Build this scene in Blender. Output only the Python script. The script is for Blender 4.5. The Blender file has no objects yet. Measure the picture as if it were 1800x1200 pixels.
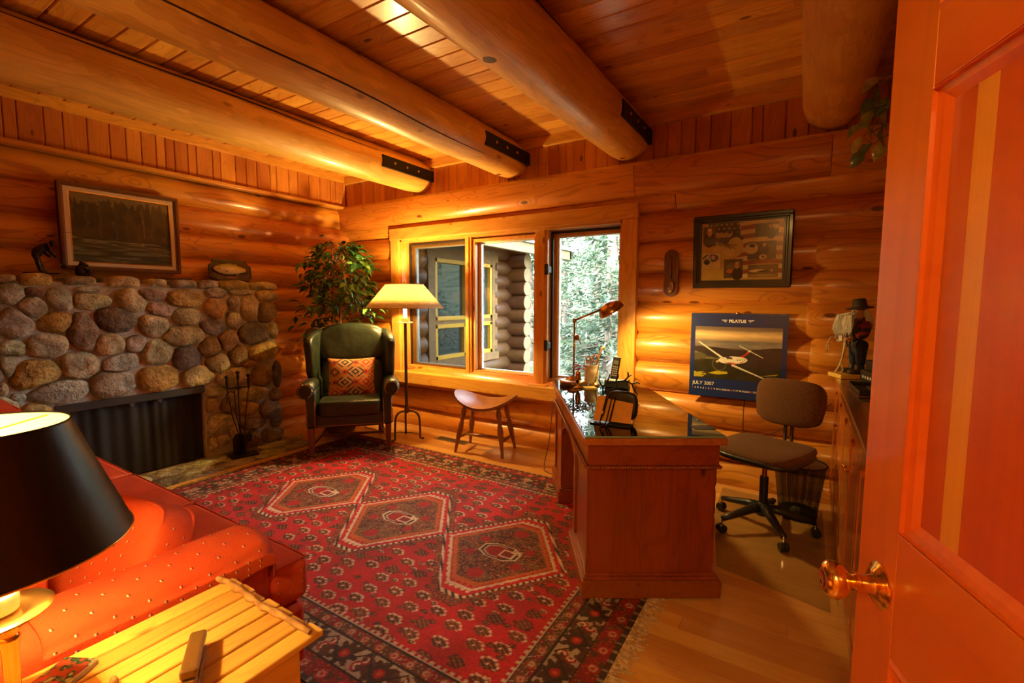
import bpy, bmesh, math, random
import numpy as np
from mathutils import Vector, Matrix
PI = math.pi
random.seed(7); RNG = np.random.default_rng(11)
scene = bpy.context.scene
COL = scene.collection

# ------------------------------------------------------------------ camera
def cam_matrix(loc, yaw, pitch, roll):
    f = Vector((-math.sin(yaw)*math.cos(pitch), math.cos(yaw)*math.cos(pitch), math.sin(pitch)))
    r = Vector((math.cos(yaw), math.sin(yaw), 0)); u = r.cross(f)
    r2 = r*math.cos(roll)+u*math.sin(roll); u2 = -r*math.sin(roll)+u*math.cos(roll)
    m = Matrix((r2, u2, -f)).transposed().to_4x4(); m.translation = loc
    return m
cd = bpy.data.cameras.new('camera'); cam = bpy.data.objects.new('camera', cd); COL.objects.link(cam)
cd.sensor_width = 36; cd.lens = 823.13/1800*36; cd.clip_start = .03; cd.clip_end = 200
cam.matrix_world = cam_matrix((0, 0, 1.42), math.radians(31.98), math.radians(-4.985), math.radians(.168))
scene.camera = cam

# ------------------------------------------------------------------ sky, sun, exposure
scene.view_settings.view_transform = 'Standard'; scene.view_settings.look = 'None'
scene.view_settings.exposure = 1.12; scene.view_settings.gamma = 1; scene.view_settings.use_curve_mapping = False
world = bpy.data.worlds.new('world'); scene.world = world; world.use_nodes = True
wn = world.node_tree; bgn = wn.nodes['Background']
sky = wn.nodes.new('ShaderNodeTexSky'); sky.sky_type = 'NISHITA'; sky.sun_disc = False
sky.sun_elevation = math.radians(48); sky.sun_rotation = math.radians(200); sky.air_density = 1.2; sky.dust_density = 1.5
hsn = wn.nodes.new('ShaderNodeHueSaturation'); hsn.inputs['Saturation'].default_value = .45; wn.links.new(sky.outputs[0], hsn.inputs['Color']); wn.links.new(hsn.outputs[0], bgn.inputs[0]); bgn.inputs[1].default_value = 2.7

def lamp(name, kind, loc, energy, color=(1, 1, 1), size=.1, rot=None, spot=None, blend=.5, parent=None, target=None):
    l = bpy.data.lights.new(name, kind); l.energy = energy; l.color = color
    if kind in ('POINT', 'SPOT'): l.shadow_soft_size = size
    if kind == 'AREA': l.size = size
    if kind == 'SUN': l.angle = size
    if spot: l.spot_size = math.radians(spot); l.spot_blend = blend
    o = bpy.data.objects.new(name, l); COL.objects.link(o); o.location = loc
    if target is not None: o.rotation_euler = (Vector(target)-Vector(loc)).to_track_quat('-Z', 'Y').to_euler()
    elif rot: o.rotation_euler = rot
    if parent: o.parent = parent
    return o
WARM = (1, .62, .28)
lamp('sun', 'SUN', (-6, -8, 12), 9, (1, .95, .86), .01, target=(-1.5, 2, 0))
# added fill light in the unseen hall behind the camera, brightens the near side
lamp('added_hall_fill', 'POINT', (-.1, -1.0, 2.2), 46, (1, .54, .13), .22)

# ------------------------------------------------------------------ helpers
class MB:
    def __init__(s): s.v = []; s.f = []
    def add(s, vs, fs, M=None):
        o = len(s.v)
        s.v += [tuple(M @ Vector(p)) if M is not None else tuple(p) for p in vs]
        s.f += [tuple(i+o for i in f) for f in fs]; return s
    def box(s, c, d, M=None):
        x, y, z = d[0]/2, d[1]/2, d[2]/2
        vs = [(c[0]+a*x, c[1]+b*y, c[2]+e*z) for a in (-1, 1) for b in (-1, 1) for e in (-1, 1)]
        return s.add(vs, [(0, 1, 3, 2), (4, 6, 7, 5), (0, 4, 5, 1), (2, 3, 7, 6), (0, 2, 6, 4), (1, 5, 7, 3)], M)
    def b6(s, x0, x1, y0, y1, z0, z1, M=None):
        return s.box(((x0+x1)/2, (y0+y1)/2, (z0+z1)/2), (abs(x1-x0), abs(y1-y0), abs(z1-z0)), M)
    def tube(s, pts, r, n=8, closed=False, caps=True, flat=1.0):
        P = [Vector(p) for p in pts]; m = len(P)
        rs = r if isinstance(r, (list, tuple)) else [r]*m
        T = []
        for i in range(m):
            a = P[(i-1) % m] if (closed or i > 0) else P[i]; b = P[(i+1) % m] if (closed or i < m-1) else P[i]
            T.append((b-a).normalized())
        u = T[0].orthogonal().normalized(); vs = []
        for i in range(m):
            u = (u-T[i]*u.dot(T[i]))
            u = u.normalized() if u.length > 1e-6 else T[i].orthogonal().normalized()
            w = T[i].cross(u)
            for k in range(n):
                a = 2*PI*k/n; vs.append(P[i]+u*(rs[i]*math.cos(a))+w*(rs[i]*flat*math.sin(a)))
        fs = []
        for i in range(m if closed else m-1):
            j = (i+1) % m
            for k in range(n): fs.append((i*n+k, i*n+(k+1) % n, j*n+(k+1) % n, j*n+k))
        if caps and not closed: fs += [tuple(range(n-1, -1, -1)), tuple((m-1)*n+k for k in range(n))]
        return s.add(vs, fs)
    def cyl(s, p0, p1, r0, r1=None, n=16, caps=True): return s.tube([p0, p1], [r0, r0 if r1 is None else r1], n, caps=caps)
    def lathe(s, prof, n=24, c=(0, 0, 0), M=None):
        vs = [(c[0]+r*math.cos(2*PI*k/n), c[1]+r*math.sin(2*PI*k/n), c[2]+z) for r, z in prof for k in range(n)]
        fs = []
        for i in range(len(prof)-1):
            for k in range(n): fs.append((i*n+k, i*n+(k+1) % n, (i+1)*n+(k+1) % n, (i+1)*n+k))
        if prof[0][0] > 1e-5: fs.append(tuple(range(n-1, -1, -1)))
        if prof[-1][0] > 1e-5: fs.append(tuple((len(prof)-1)*n+k for k in range(n)))
        return s.add(vs, fs, M)
    def prism(s, poly, z0, z1, M=None):
        n = len(poly); vs = [(x, y, z0) for x, y in poly]+[(x, y, z1) for x, y in poly]
        return s.add(vs, [tuple(range(n-1, -1, -1)), tuple(range(n, 2*n))]+[(i, (i+1) % n, n+(i+1) % n, n+i) for i in range(n)], M)
    def sq(s, c, d, e1=1., e2=1., nu=24, nv=12, M=None):
        sp = lambda a, e: math.copysign(abs(a)**e, a)
        vs = []
        for j in range(nv+1):
            p = -PI/2+PI*j/nv
            for k in range(nu):
                t = 2*PI*k/nu
                vs.append((c[0]+d[0]/2*sp(math.cos(p), e1)*sp(math.cos(t), e2), c[1]+d[1]/2*sp(math.cos(p), e1)*sp(math.sin(t), e2), c[2]+d[2]/2*sp(math.sin(p), e1)))
        fs = [(j*nu+k, j*nu+(k+1) % nu, (j+1)*nu+(k+1) % nu, (j+1)*nu+k) for j in range(nv) for k in range(nu)]
        return s.add(vs, fs, M)
    def build(s, name, mat, parent=None, smooth=False, bevel=0, sub=0, loc=None, rot=None, seg=2, auto=None):
        me = bpy.data.meshes.new(name); me.from_pydata([tuple(p) for p in s.v], [], s.f)
        bm = bmesh.new(); bm.from_mesh(me); bmesh.ops.remove_doubles(bm, verts=bm.verts, dist=1e-5)
        bmesh.ops.recalc_face_normals(bm, faces=bm.faces); bm.to_mesh(me); bm.free()
        return link(name, me, mat, parent, smooth, bevel, sub, loc, rot, seg, auto)
def link(name, me, mat, parent=None, smooth=False, bevel=0, sub=0, loc=None, rot=None, seg=2, auto=None):
    o = bpy.data.objects.new(name, me); COL.objects.link(o)
    if not me.materials: me.materials.append(mat)
    if smooth or auto: me.polygons.foreach_set('use_smooth', [True]*len(me.polygons))
    if auto: me.set_sharp_from_angle(angle=math.radians(auto))
    if parent: o.parent = parent
    if loc is not None: o.location = loc
    if rot is not None: o.rotation_euler = rot
    if bevel:
        b = o.modifiers.new('bevel', 'BEVEL'); b.width = bevel; b.segments = seg; b.limit_method = 'ANGLE'
    if sub:
        m = o.modifiers.new('sub', 'SUBSURF'); m.levels = sub; m.render_levels = sub
    return o
def tag(o, label=None, cat=None, group=None, kind=None):
    if label: o['label'] = label
    if cat: o['category'] = cat
    if group: o['group'] = group
    if kind: o['kind'] = kind
    return o
def thing(name, label, cat, loc=(0, 0, 0), rz=0, group=None, rot=None):
    o = bpy.data.objects.new(name, None); COL.objects.link(o); o.location = loc; o.empty_display_size = .05
    o.rotation_euler = rot if rot else (0, 0, rz)
    return tag(o, label, cat, group)
def struct(name, mb, mat, **k): return tag(mb.build(name, mat, **k), kind='structure')
def cp(src, parent, loc=None, rot=None):
    o = src.copy(); COL.objects.link(o); o.parent = parent
    if loc is not None: o.location = loc
    if rot is not None: o.rotation_euler = rot
    return o
def text(name, body, size, mat, parent, loc, rot=(PI/2, 0, 0), ext=.0004, align='LEFT', shear=0, bold=0, sx=1):
    c = bpy.data.curves.new(name, 'FONT'); c.body = body; c.size = size; c.extrude = ext; c.align_x = align; c.shear = shear; c.offset = bold
    t = bpy.data.objects.new(name, c); COL.objects.link(t)
    dg = bpy.context.evaluated_depsgraph_get(); me = bpy.data.meshes.new_from_object(t.evaluated_get(dg))
    bpy.data.objects.remove(t); me.materials.clear()
    o = link(name, me, mat, parent, loc=loc, rot=rot); o.scale = (sx, 1, 1); return o
def skin(name, verts, edges, radii, mat, parent, sub=2, loc=None, rot=None):
    me = bpy.data.meshes.new(name); me.from_pydata(verts, edges, [])
    o = link(name, me, mat, parent, loc=loc, rot=rot)
    m = o.modifiers.new('skin', 'SKIN'); m.use_smooth_shade = True
    for i, sv in enumerate(me.skin_vertices[0].data):
        r = radii[i]; sv.radius = (r, r) if not isinstance(r, tuple) else r; sv.use_root = (i == 0)
    s = o.modifiers.new('sub', 'SUBSURF'); s.levels = sub; s.render_levels = sub
    return o
def arc(c, r, a0, a1, n, plane='xz'):
    out = []
    for i in range(n+1):
        a = math.radians(a0+(a1-a0)*i/n); p = (r*math.cos(a), r*math.sin(a))
        out.append((c[0]+p[0], c[1], c[2]+p[1]) if plane == 'xz' else (c[0]+p[0], c[1]+p[1], c[2]) if plane == 'xy' else (c[0], c[1]+p[0], c[2]+p[1]))
    return out

# ------------------------------------------------------------------ materials
def srgb(r, g, b):
    f = lambda c: (c/255/12.92) if c/255 <= .04045 else ((c/255+.055)/1.055)**2.4
    return (f(r), f(g), f(b))
class NT:
    def __init__(s, name):
        s.m = bpy.data.materials.new(name); s.m.use_nodes = True; s.t = s.m.node_tree; s.b = s.t.nodes['Principled BSDF']; s.out = s.t.nodes['Material Output']
    def n(s, ty, **k):
        nd = s.t.nodes.new('ShaderNode'+ty); ins = k.pop('ins', {})
        for a, v in k.items(): setattr(nd, a, v)
        for a, v in ins.items(): s.set(nd.inputs[a], v)
        return nd
    def set(s, sock, v):
        if isinstance(v, bpy.types.NodeSocket): s.t.links.new(v, sock)
        elif isinstance(v, bpy.types.Node): s.t.links.new(v.outputs[0], sock)
        else:
            if isinstance(v, (tuple, list)) and len(v) == 3 and sock.type == 'RGBA': v = (*v, 1)
            sock.default_value = v
    def bs(s, **k):
        for a, v in k.items(): s.set(s.b.inputs[a.replace('_', ' ')], v)
        return s
    def math(s, op, a, b=0., clamp=False):
        nd = s.n('Math', operation=op, use_clamp=clamp); s.set(nd.inputs[0], a); s.set(nd.inputs[1], b); return nd.outputs[0]
    def mix(s, f, a, b, mode='MIX'):
        nd = s.n('Mix', data_type='RGBA', blend_type=mode); s.set(nd.inputs[0], f); s.set(nd.inputs[6], a); s.set(nd.inputs[7], b); return nd.outputs[2]
    def rng(s, v, a, b, c=0., d=1.):
        nd = s.n('MapRange', interpolation_type='SMOOTHSTEP'); 
        for i, x in enumerate((v, a, b, c, d)): s.set(nd.inputs[i], x)
        return nd.outputs[0]
    def bump(s, h, strength=.2, dist=.01):
        nd = s.n('Bump', ins={'Height': h, 'Strength': strength, 'Distance': dist}); s.set(s.b.inputs['Normal'], nd.outputs[0])
def plain(name, col, rough=.5, metal=0., coat=0., emit=None, es=0, noise=0, nscale=30, bump=0, spec=None, sheen=0, trans=0):
    m = NT(name); m.bs(Base_Color=col, Roughness=rough, Metallic=metal)
    if coat: m.bs(Coat_Weight=coat, Coat_Roughness=.1)
    if sheen: m.bs(Sheen_Weight=sheen, Sheen_Roughness=.5)
    if spec is not None: m.bs(Specular_IOR_Level=spec)
    if emit: m.bs(Emission_Color=emit, Emission_Strength=es)
    if noise or bump:
        tc = m.n('TexCoord'); nz = m.n('TexNoise', ins={'Vector': tc.outputs['Object'], 'Scale': nscale, 'Detail': 5.})
        if noise:
            h = m.n('HueSaturation', ins={'Color': col, 'Value': m.rng(nz.outputs[0], .3, .7, 1-noise, 1+noise)}); m.bs(Base_Color=h)
        if bump: m.bump(nz.outputs[0], bump, .005)
    return m.m
def wood(name, dark, mid, light, axis=0, sc=1., rough=.38, knot=1., ring=.5, streak=.4, coat=.25, bump=.06, vary=.14, along=.16, knotsc=1., patch=0.):
    m = NT(name); tc = m.n('TexCoord'); oi = m.n('ObjectInfo')
    off = m.n('VectorMath', operation='SCALE'); m.set(off.inputs[0], (13.1, 27.7, 41.3)); m.set(off.inputs[3], oi.outputs['Random'])
    add = m.n('VectorMath', operation='ADD'); m.set(add.inputs[0], tc.outputs['Object']); m.set(add.inputs[1], off)
    def mp(a, b):
        s_ = [b]*3; s_[axis] = a
        nd = m.n('Mapping'); m.set(nd.inputs['Vector'], add.outputs[0]); m.set(nd.inputs['Scale'], tuple(s_)); return nd.outputs[0]
    kv = mp(2.3*sc*knotsc, 5.2*sc*knotsc)
    vo = m.n('TexVoronoi', feature='F1', ins={'Vector': kv, 'Scale': 1.0, 'Randomness': 1.})
    kd = vo.outputs['Distance']
    big = m.n('TexNoise', ins={'Vector': mp(2.2*sc*along*2, 5*sc), 'Scale': 1., 'Detail': 2., 'Distortion': .35}).outputs[0]
    warp = m.math('ADD', big, m.rng(kd, .0, .36, .20, 0.))
    rg = m.math('SINE', m.math('MULTIPLY', warp, 62.))
    rg = m.rng(rg, .55, 1., 0., 1.)
    fine = m.n('TexNoise', ins={'Vector': mp(3*sc, 95*sc), 'Scale': 1., 'Detail': 3.}).outputs[0]
    wide = m.n('TexNoise', ins={'Vector': mp(1.1*sc, 4.5*sc), 'Scale': 1., 'Detail': 2.}).outputs[0]
    c = m.mix(m.rng(wide, .3, .7), mid, light)
    if patch:
        pn_ = m.n('TexNoise', ins={'Vector': mp(2.6*sc, 8*sc), 'Scale': 1., 'Detail': 3., 'Distortion': .4}).outputs[0]
        c = m.mix(m.math('MULTIPLY', m.rng(pn_, .51, .535), patch), c, tuple(min(1, x*1.12) for x in light))
    c = m.mix(m.math('MULTIPLY', m.rng(fine, .45, .75), streak), c, dark)
    c = m.mix(m.math('MULTIPLY', rg, ring), c, dark)
    if knot:
        k = m.rng(kd, .06, .115, knot, 0.); ko = m.rng(kd, .03, .065, .6, 0.)
        c = m.mix(k, c, tuple(x*.32 for x in dark)); c = m.mix(ko, c, tuple(x*.7 for x in dark))
    hv = m.n('HueSaturation', ins={'Color': c, 'Value': m.math('ADD', m.math('MULTIPLY', oi.outputs['Random'], 2*vary), 1-vary), 'Hue': m.math('ADD', m.math('MULTIPLY', oi.outputs['Random'], .016), .492)})
    m.bs(Base_Color=hv, Roughness=rough, Coat_Weight=coat, Coat_Roughness=.18)
    if bump: m.bump(m.math('ADD', m.math('MULTIPLY', wide, 1.6), fine), bump, .02)
    return m.m
def attr_mat(name, rough=.6, coat=0., bump=0., bscale=400, sheen=0.):
    m = NT(name); a = m.n('Attribute', attribute_name='Col'); m.bs(Base_Color=a.outputs['Color'], Roughness=rough, Coat_Weight=coat)
    if sheen: m.bs(Sheen_Weight=sheen)
    if bump:
        tc = m.n('TexCoord'); nz = m.n('TexNoise', ins={'Vector': tc.outputs['Object'], 'Scale': float(bscale), 'Detail': 2.}); m.bump(nz.outputs[0], bump, .003)
    return m.m
WD = {}
WD['log'] = wood('log_wood', (.29, .070, .008), (.60, .205, .022), (.72, .30, .036), axis=0, rough=.34, ring=.45, streak=.25, coat=.35, knot=.9, vary=.10)
WD['beam'] = wood('beam_wood', (.44, .18, .03), (.70, .36, .06), (.82, .50, .11), axis=1, rough=.42, ring=.18, streak=.3, coat=.2, knot=.5, vary=.05, bump=.12, patch=.6)
WD['ceil'] = wood('ceiling_wood', (.36, .10, .012), (.66, .28, .036), (.79, .41, .07), axis=0, sc=1.3, rough=.36, ring=.3, streak=.35, coat=.3, knot=.9, vary=.2)
WD['panel'] = wood('panel_wood', (.30, .075, .010), (.54, .18, .024), (.64, .25, .038), axis=2, sc=1.3, rough=.4, ring=.25, streak=.3, coat=.2, knot=.9, vary=.16)
WD['trimx'] = wood('trim_wood_x', (.40, .12, .014), (.70, .32, .045), (.80, .44, .075), axis=0, sc=1.2, rough=.35, ring=.28, streak=.25, coat=.3, knot=.8, vary=.08)
WD['trimy'] = wood('trim_wood_y', (.40, .12, .014), (.66, .28, .035), (.76, .38, .055), axis=1, sc=1.2, rough=.35, ring=.28, streak=.25, coat=.3, knot=.8, vary=.08)
WD['trimz'] = wood('trim_wood_z', (.40, .12, .014), (.70, .31, .042), (.80, .42, .07), axis=2, sc=1.2, rough=.35, ring=.25, streak=.3, coat=.3, knot=.7, vary=.06)
WD['floor'] = wood('floor_maple', (.40, .15, .03), (.62, .30, .075), (.70, .38, .11), axis=0, sc=1.2, rough=.25, ring=.1, streak=.2, coat=.5, knot=.12, vary=.12, bump=.01)
WD['desk'] = wood('desk_wood', (.10, .013, .002), (.23, .036, .006), (.30, .052, .008), axis=2, sc=1.1, rough=.3, ring=.25, streak=.3, coat=.4, knot=.7, vary=.03, bump=.02)
WD['desky'] = wood('desk_wood_y', (.11, .016, .004), (.26, .05, .009), (.34, .075, .014), axis=1, sc=1.1, rough=.3, ring=.25, streak=.3, coat=.4, knot=.6, vary=.03, bump=.02)
WD['door'] = wood('door_fir', (.50, .075, .006), (.66, .13, .010), (.76, .22, .018), axis=2, sc=.7, rough=.36, ring=.16, streak=.2, coat=.3, knot=0, vary=.03, bump=.01, along=.08)
WD['doorx'] = wood('door_fir_rail', (.50, .075, .006), (.66, .13, .010), (.80, .27, .022), axis=0, sc=.7, rough=.36, ring=.16, streak=.2, coat=.3, knot=0, vary=.03, bump=.01, along=.08)
WD['cab'] = wood('cabinet_wood', (.30, .055, .008), (.52, .13, .018), (.62, .19, .03), axis=2, sc=1., rough=.25, ring=.2, streak=.25, coat=.6, knot=.2, vary=.03, bump=.01)
WD['pine'] = wood('table_pine', (.50, .20, .03), (.72, .39, .07), (.80, .48, .10), axis=1, sc=1.4, rough=.35, ring=.22, streak=.25, coat=.3, knot=.3, vary=.1, bump=.02)
WD['dark'] = wood('dark_walnut', (.05, .014, .005), (.12, .035, .012), (.17, .055, .018), axis=2, sc=1.6, rough=.3, ring=.2, streak=.3, coat=.4, knot=0, vary=.05, bump=.01)
WD['stool'] = wood('stool_wood', (.11, .03, .006), (.24, .078, .016), (.32, .12, .026), axis=0, sc=1.8, rough=.3, ring=.3, streak=.3, coat=.3, knot=0, vary=.04, bump=.01)
BLACK = plain('black_iron', (.012, .011, .010), .45, .3)
STEEL = plain('black_steel_plate', (.015, .014, .014), .5, .5)
BRASS = plain('polished_brass', (.85, .55, .16), .16, 1.)
DBRASS = plain('aged_brass', (.52, .31, .12), .28, 1.)
CHROME = plain('chrome', (.7, .7, .7), .15, 1.)
PLASTIC = plain('black_plastic', (.018, .018, .017), .38)
WHITE = plain('white_paint', (.8, .78, .72), .5)

# ================================================================== ROOM SHELL
CX0, CX1, WY = -4.80, .82, 3.86          # left wall face, right wall face, window wall face
def log_mesh(L, r, seed, n=20, round0=False):
    rg = random.Random(seed); m = max(3, int(L/.22)); ph = [rg.uniform(0, 6.28) for _ in range(4)]
    mb = MB(); pts = []; rs = []
    xs = [L*i/m for i in range(m+1)]
    if round0: xs = [0, .006, .03, .075, .13, .19]+[x for x in xs if x > .25]
    for x in xs:
        k = 1.0
        if round0 and x < .2: k = math.sqrt(max(1e-4, 1-((.2-x)/.2)**2))
        pts.append((x, .004*math.sin(x*1.7+ph[2]), .003*math.sin(x*1.3+ph[3])))
        rs.append(k*r*(1+.018*math.sin(x*2.3+ph[0])+.012*math.sin(x*5.1+ph[1])))
    return mb.tube(pts, rs, n)
def add_log(par, L, r, loc, rz=0, seed=0, mat='log', **k):
    o = log_mesh(L, r, seed, **k).build('log', WD[mat] if isinstance(mat, str) else mat, par, smooth=True, loc=loc, rot=(0, 0, rz), auto=60); return o

# floor
fl = MB().b6(-5.1, 1.1, -2.6, 4.25, -.16, -.02); floor = struct('floor', fl, plain('subfloor', (.2, .1, .04), .9))
pw = .092; y = -2.4; row = 0
while y < 3.9:
    x = -4.9-random.uniform(0, .9)
    while x < 1.0:
        L = random.choice((1.1, 1.4, 1.8, 2.1)); x0, x1 = max(x, -4.95), min(x+L, 1.0)
        if x1-x0 > .05: MB().box((0, 0, -.01), (x1-x0-.0012, pw-.0012, .02)).build('plank', WD['floor'], floor, loc=((x0+x1)/2, y+pw/2, 0))
        x += L
    y += pw; row += 1

# ceiling
CZ = 2.885
ceiling = struct('ceiling', MB().b6(-5.1, 1.1, -2.6, 4.25, CZ+.022, CZ+.16), plain('roof_deck', (.12, .05, .02), .9))
pw = .1405; y = -.24+.0; row = 0
def cplank(L, w):
    c, h = .006, .02; sec = [(-w/2, h), (-w/2, c), (-w/2+c, 0), (w/2-c-.004, 0), (w/2-.004, c), (w/2-.004, h)]
    mb = MB(); n = len(sec); vs = [(-L/2, a, b) for a, b in sec]+[(L/2, a, b) for a, b in sec]
    return mb.add(vs, [tuple(range(n)), tuple(range(2*n-1, n-1, -1))]+[(i, n+i, n+(i+1) % n, (i+1) % n) for i in range(n)])
while y < 3.86:
    x = -4.85-random.uniform(0, 1.2)
    while x < .95:
        L = random.choice((1.5, 2.1, 2.6)); x0, x1 = max(x, -4.9), min(x+L, .95)
        if x1-x0 > .06: cplank(x1-x0-.0015, pw).build('plank', WD['ceil'], ceiling, loc=((x0+x1)/2, y+pw/2, CZ))
        x += L
    y += pw

# window wall
wx0, wx1, wz0, wz1 = -3.90, -1.32, .60, 2.10
wb = MB().b6(-5.1, wx0-.06, 4.02, 4.2, -.1, 2.95).b6(wx1+.06, 1.1, 4.02, 4.2, -.1, 2.95).b6(wx0-.06, wx1+.06, 4.02, 4.2, -.1, wz0-.05).b6(wx0-.06, wx1+.06, 4.02, 4.2, wz1+.05, 2.95)
wall_back = struct('wall_back', wb, WD['trimx'])
LR, LS = .142, .2445
zc = [.0587+LS*k for k in range(10)]
for k, z in enumerate(zc):
    if z < .6:
        segs = [(-5.0, -.36 if k == 2 else 1.0)]+([(-.355, 1.0)] if k == 2 else [])
    elif z < 2.13: segs = [(-5.0, wx0-.03), (wx1+.03, 1.0)]
    else: segs = [(-5.0, -.906), (-.902, 1.0)]
    for i, (a, b) in enumerate(segs): add_log(wall_back, b-a, LR, (a, WY+LR, z), seed=100+k*7+i)
for k in (3, 4, 5, 6, 7): add_log(wall_back, 1.08, .160, (-.075+.02*math.sin(k*2.1), WY+.138, zc[k]), seed=300+k, round0=True)
# ledge log with flat hewn face under the boards
def hewn(L, seed):
    sec = [(-.10, .0), (-.10, .115), (.14, .115), (.14, -.13), (.02, -.13), (-.05, -.10), (-.085, -.05)]
    n = len(sec); m = int(L/.5)+1; vs = []
    for i in range(m+1): vs += [(L*i/m, a, b) for a, b in sec]
    return MB().add(vs, [tuple(range(n)), tuple(m*n+n-1-i for i in range(n))]+[(j*n+i, (j+1)*n+i, (j+1)*n+(i+1) % n, j*n+(i+1) % n) for j in range(m) for i in range(n)])
for a, b, sd in ((-4.9, -1.212, 1), (-1.208, .097, 2), (.101, 1.0, 3)):
    hewn(b-a, sd).build('hewn_log', WD['log'], wall_back, loc=(a, WY, 2.38), auto=40)
struct('trim_1', MB().b6(-4.80, .95, WY-.085, WY+.01, 2.497, 2.522), WD['trimx'], bevel=.003)
struct('trim_2', MB().b6(-4.80, .95, WY-.05, WY+.02, 2.80, CZ+.003), WD['trimx'], bevel=.004)
def boards(par, along_x, a, b, fixed, z0, z1, sd):
    rg = random.Random(sd); t = a
    while t < b-.02:
        w = rg.choice((.07, .105, .139, .139)); w = min(w, b-t); c = .006; h = z1-z0
        sec = [(-w/2, .02), (-w/2, c), (-w/2+c, 0), (w/2-c-.003, 0), (w/2-.003, c), (w/2-.003, .02)]
        n = 6; vs = [(p, q, 0) for p, q in sec]+[(p, q, h) for p, q in sec]
        mb = MB().add(vs, [tuple(range(n-1, -1, -1)), tuple(range(n, 2*n))]+[(i, (i+1) % n, n+(i+1) % n, n+i) for i in range(n)])
        if along_x: mb.build('panel_board', WD['panel'], par, loc=(t+w/2, fixed, z0))
        else: mb.build('panel_board', WD['panel'], par, loc=(fixed, t+w/2, z0), rot=(0, 0, PI/2))
        t += w
boards(wall_back, True, -4.78, .95, WY-.01, 2.50, 2.86, 5)

# fireplace wall
wall_left = struct('wall_left', MB().b6(-5.1, -4.95, -.3, 4.2, -.1, 2.95), WD['trimy'])
LS2 = .242
for k in range(10):
    z = -.021+LS2*k
    add_log(wall_left, 4.2, LR, (CX0-LR, -.25, z), PI/2, seed=500+k)
struct('trim_3', MB().b6(CX0-.02, CX0+.075, -.2, WY-.084, 2.497, 2.528), WD['trimy'], bevel=.003)
struct('trim_4', MB().b6(CX0-.02, CX0+.05, -.2, WY-.05, 2.815, CZ+.003), WD['trimy'], bevel=.004)
boards(wall_left, False, -.2, WY-.01, CX0+.022, 2.515, 2.86, 9)
add_log(wall_left, 4.1, LR, (CX0-LR-.005, -.25, 2.40), PI/2, seed=560)

# right wall and wall with the doorway
wall_right = struct('wall_right', MB().b6(.97, 1.1, -.3, 4.2, -.1, 2.95), WD['trimy'])
for k in range(12): add_log(wall_right, 4.1, LR, (CX1+LR, -.2, .03+.242*k), PI/2, seed=700+k)
wf = MB().b6(-5.1, -.62, -.25, -.08, -.1, 2.95).b6(.50, 1.1, -.25, -.08, -.1, 2.95).b6(-.62, .50, -.25, -.08, 2.12, 2.95)
wall_front = struct('wall_front', wf, WD['trimx'])
for k in range(12):
    add_log(wall_front, 4.25, LR, (-4.95, -.02-LR, .05+.242*k), seed=760+k); add_log(wall_front, .5, LR, (.56, -.02-LR, .05+.242*k), seed=780+k)
hall = MB().b6(-1.7, -1.6, -2.5, -.25, 0, 2.9).b6(1.0, 1.1, -2.5, -.25, 0, 2.9).b6(-1.7, 1.1, -2.6, -2.5, 0, 2.9)
struct('wall_hall', hall, WD['trimx'])
struct('trim_5', MB().b6(-.66, -.62, -.28, -.05, 0, 2.16).b6(.50, .54, -.28, -.05, 0, 2.16).b6(-.62, .5, -.28, -.05, 2.12, 2.16), WD['trimz'])

# ceiling beams
def beam(x, r, zc_, label, sd, seams, can=None):
    t = thing('ceiling_beam', label, 'beam', (x, 0, zc_), group=None)
    rg = random.Random(sd); n = 30; m = 40; Y0, Y1 = -.08, 3.845
    ph = [rg.uniform(0, 6.28) for _ in range(9)]; vs = []
    for i in range(m+1):
        yy = Y0+(Y1-Y0)*i/m; ease = 1 if i < m-1 else (.97 if i == m-1 else .93)
        for k in range(n):
            a = 2*PI*k/n
            q = 1+.014*math.sin(3*a+ph[0]+yy*.8)+.012*math.sin(5*a+ph[1]-yy*1.3)+.012*math.sin(2.1*yy+ph[2]+a)+.006*math.sin(6.3*yy+ph[3]+2*a)
            q *= ease*(1+.045*(1-yy/3.8))
            vs.append((r*q*math.cos(a)+.006*math.sin(yy*1.1+ph[4]), yy, r*q*math.sin(a)))
    fs = [(i*n+k, (i+1)*n+k, (i+1)*n+(k+1) % n, i*n+(k+1) % n) for i in range(m) for k in range(n)]+[tuple(range(n)), tuple(m*n+n-1-k for k in range(n))]
    bo_ = MB().add(vs, fs).build('beam_log', WD['beam'], t, auto=50)
    if can:   # bore the lamp hole, then drop the cutter
        ct = MB().cyl((can[0], can[1], -.30), (can[0], can[1], -.115), .034, n=32).build('cutter', WD['beam'], t)
        md = bo_.modifiers.new('bore', 'BOOLEAN'); md.object = ct; md.operation = 'DIFFERENCE'; md.solver = 'EXACT'
        me = bpy.data.meshes.new_from_object(bo_.evaluated_get(bpy.context.evaluated_depsgraph_get())); bo_.modifiers.clear(); bo_.data = me; bpy.data.objects.remove(ct)
        me.set_sharp_from_angle(angle=math.radians(50))
    return t
bm = [beam(-3.56, .170, 2.72, 'peeled log ceiling beam nearest the stone fireplace', 1, 1),
      beam(-2.395, .168, 2.72, 'peeled log ceiling beam second from the stone fireplace', 2, 1),
      beam(-1.285, .178, 2.72, 'log ceiling beam with a recessed lamp hole, above the desk', 3, 0, can=(-.03, 1.90)),
      beam(.10, .172, 2.712, 'log ceiling beam beside the hanging vine', 4, 0)]
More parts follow.
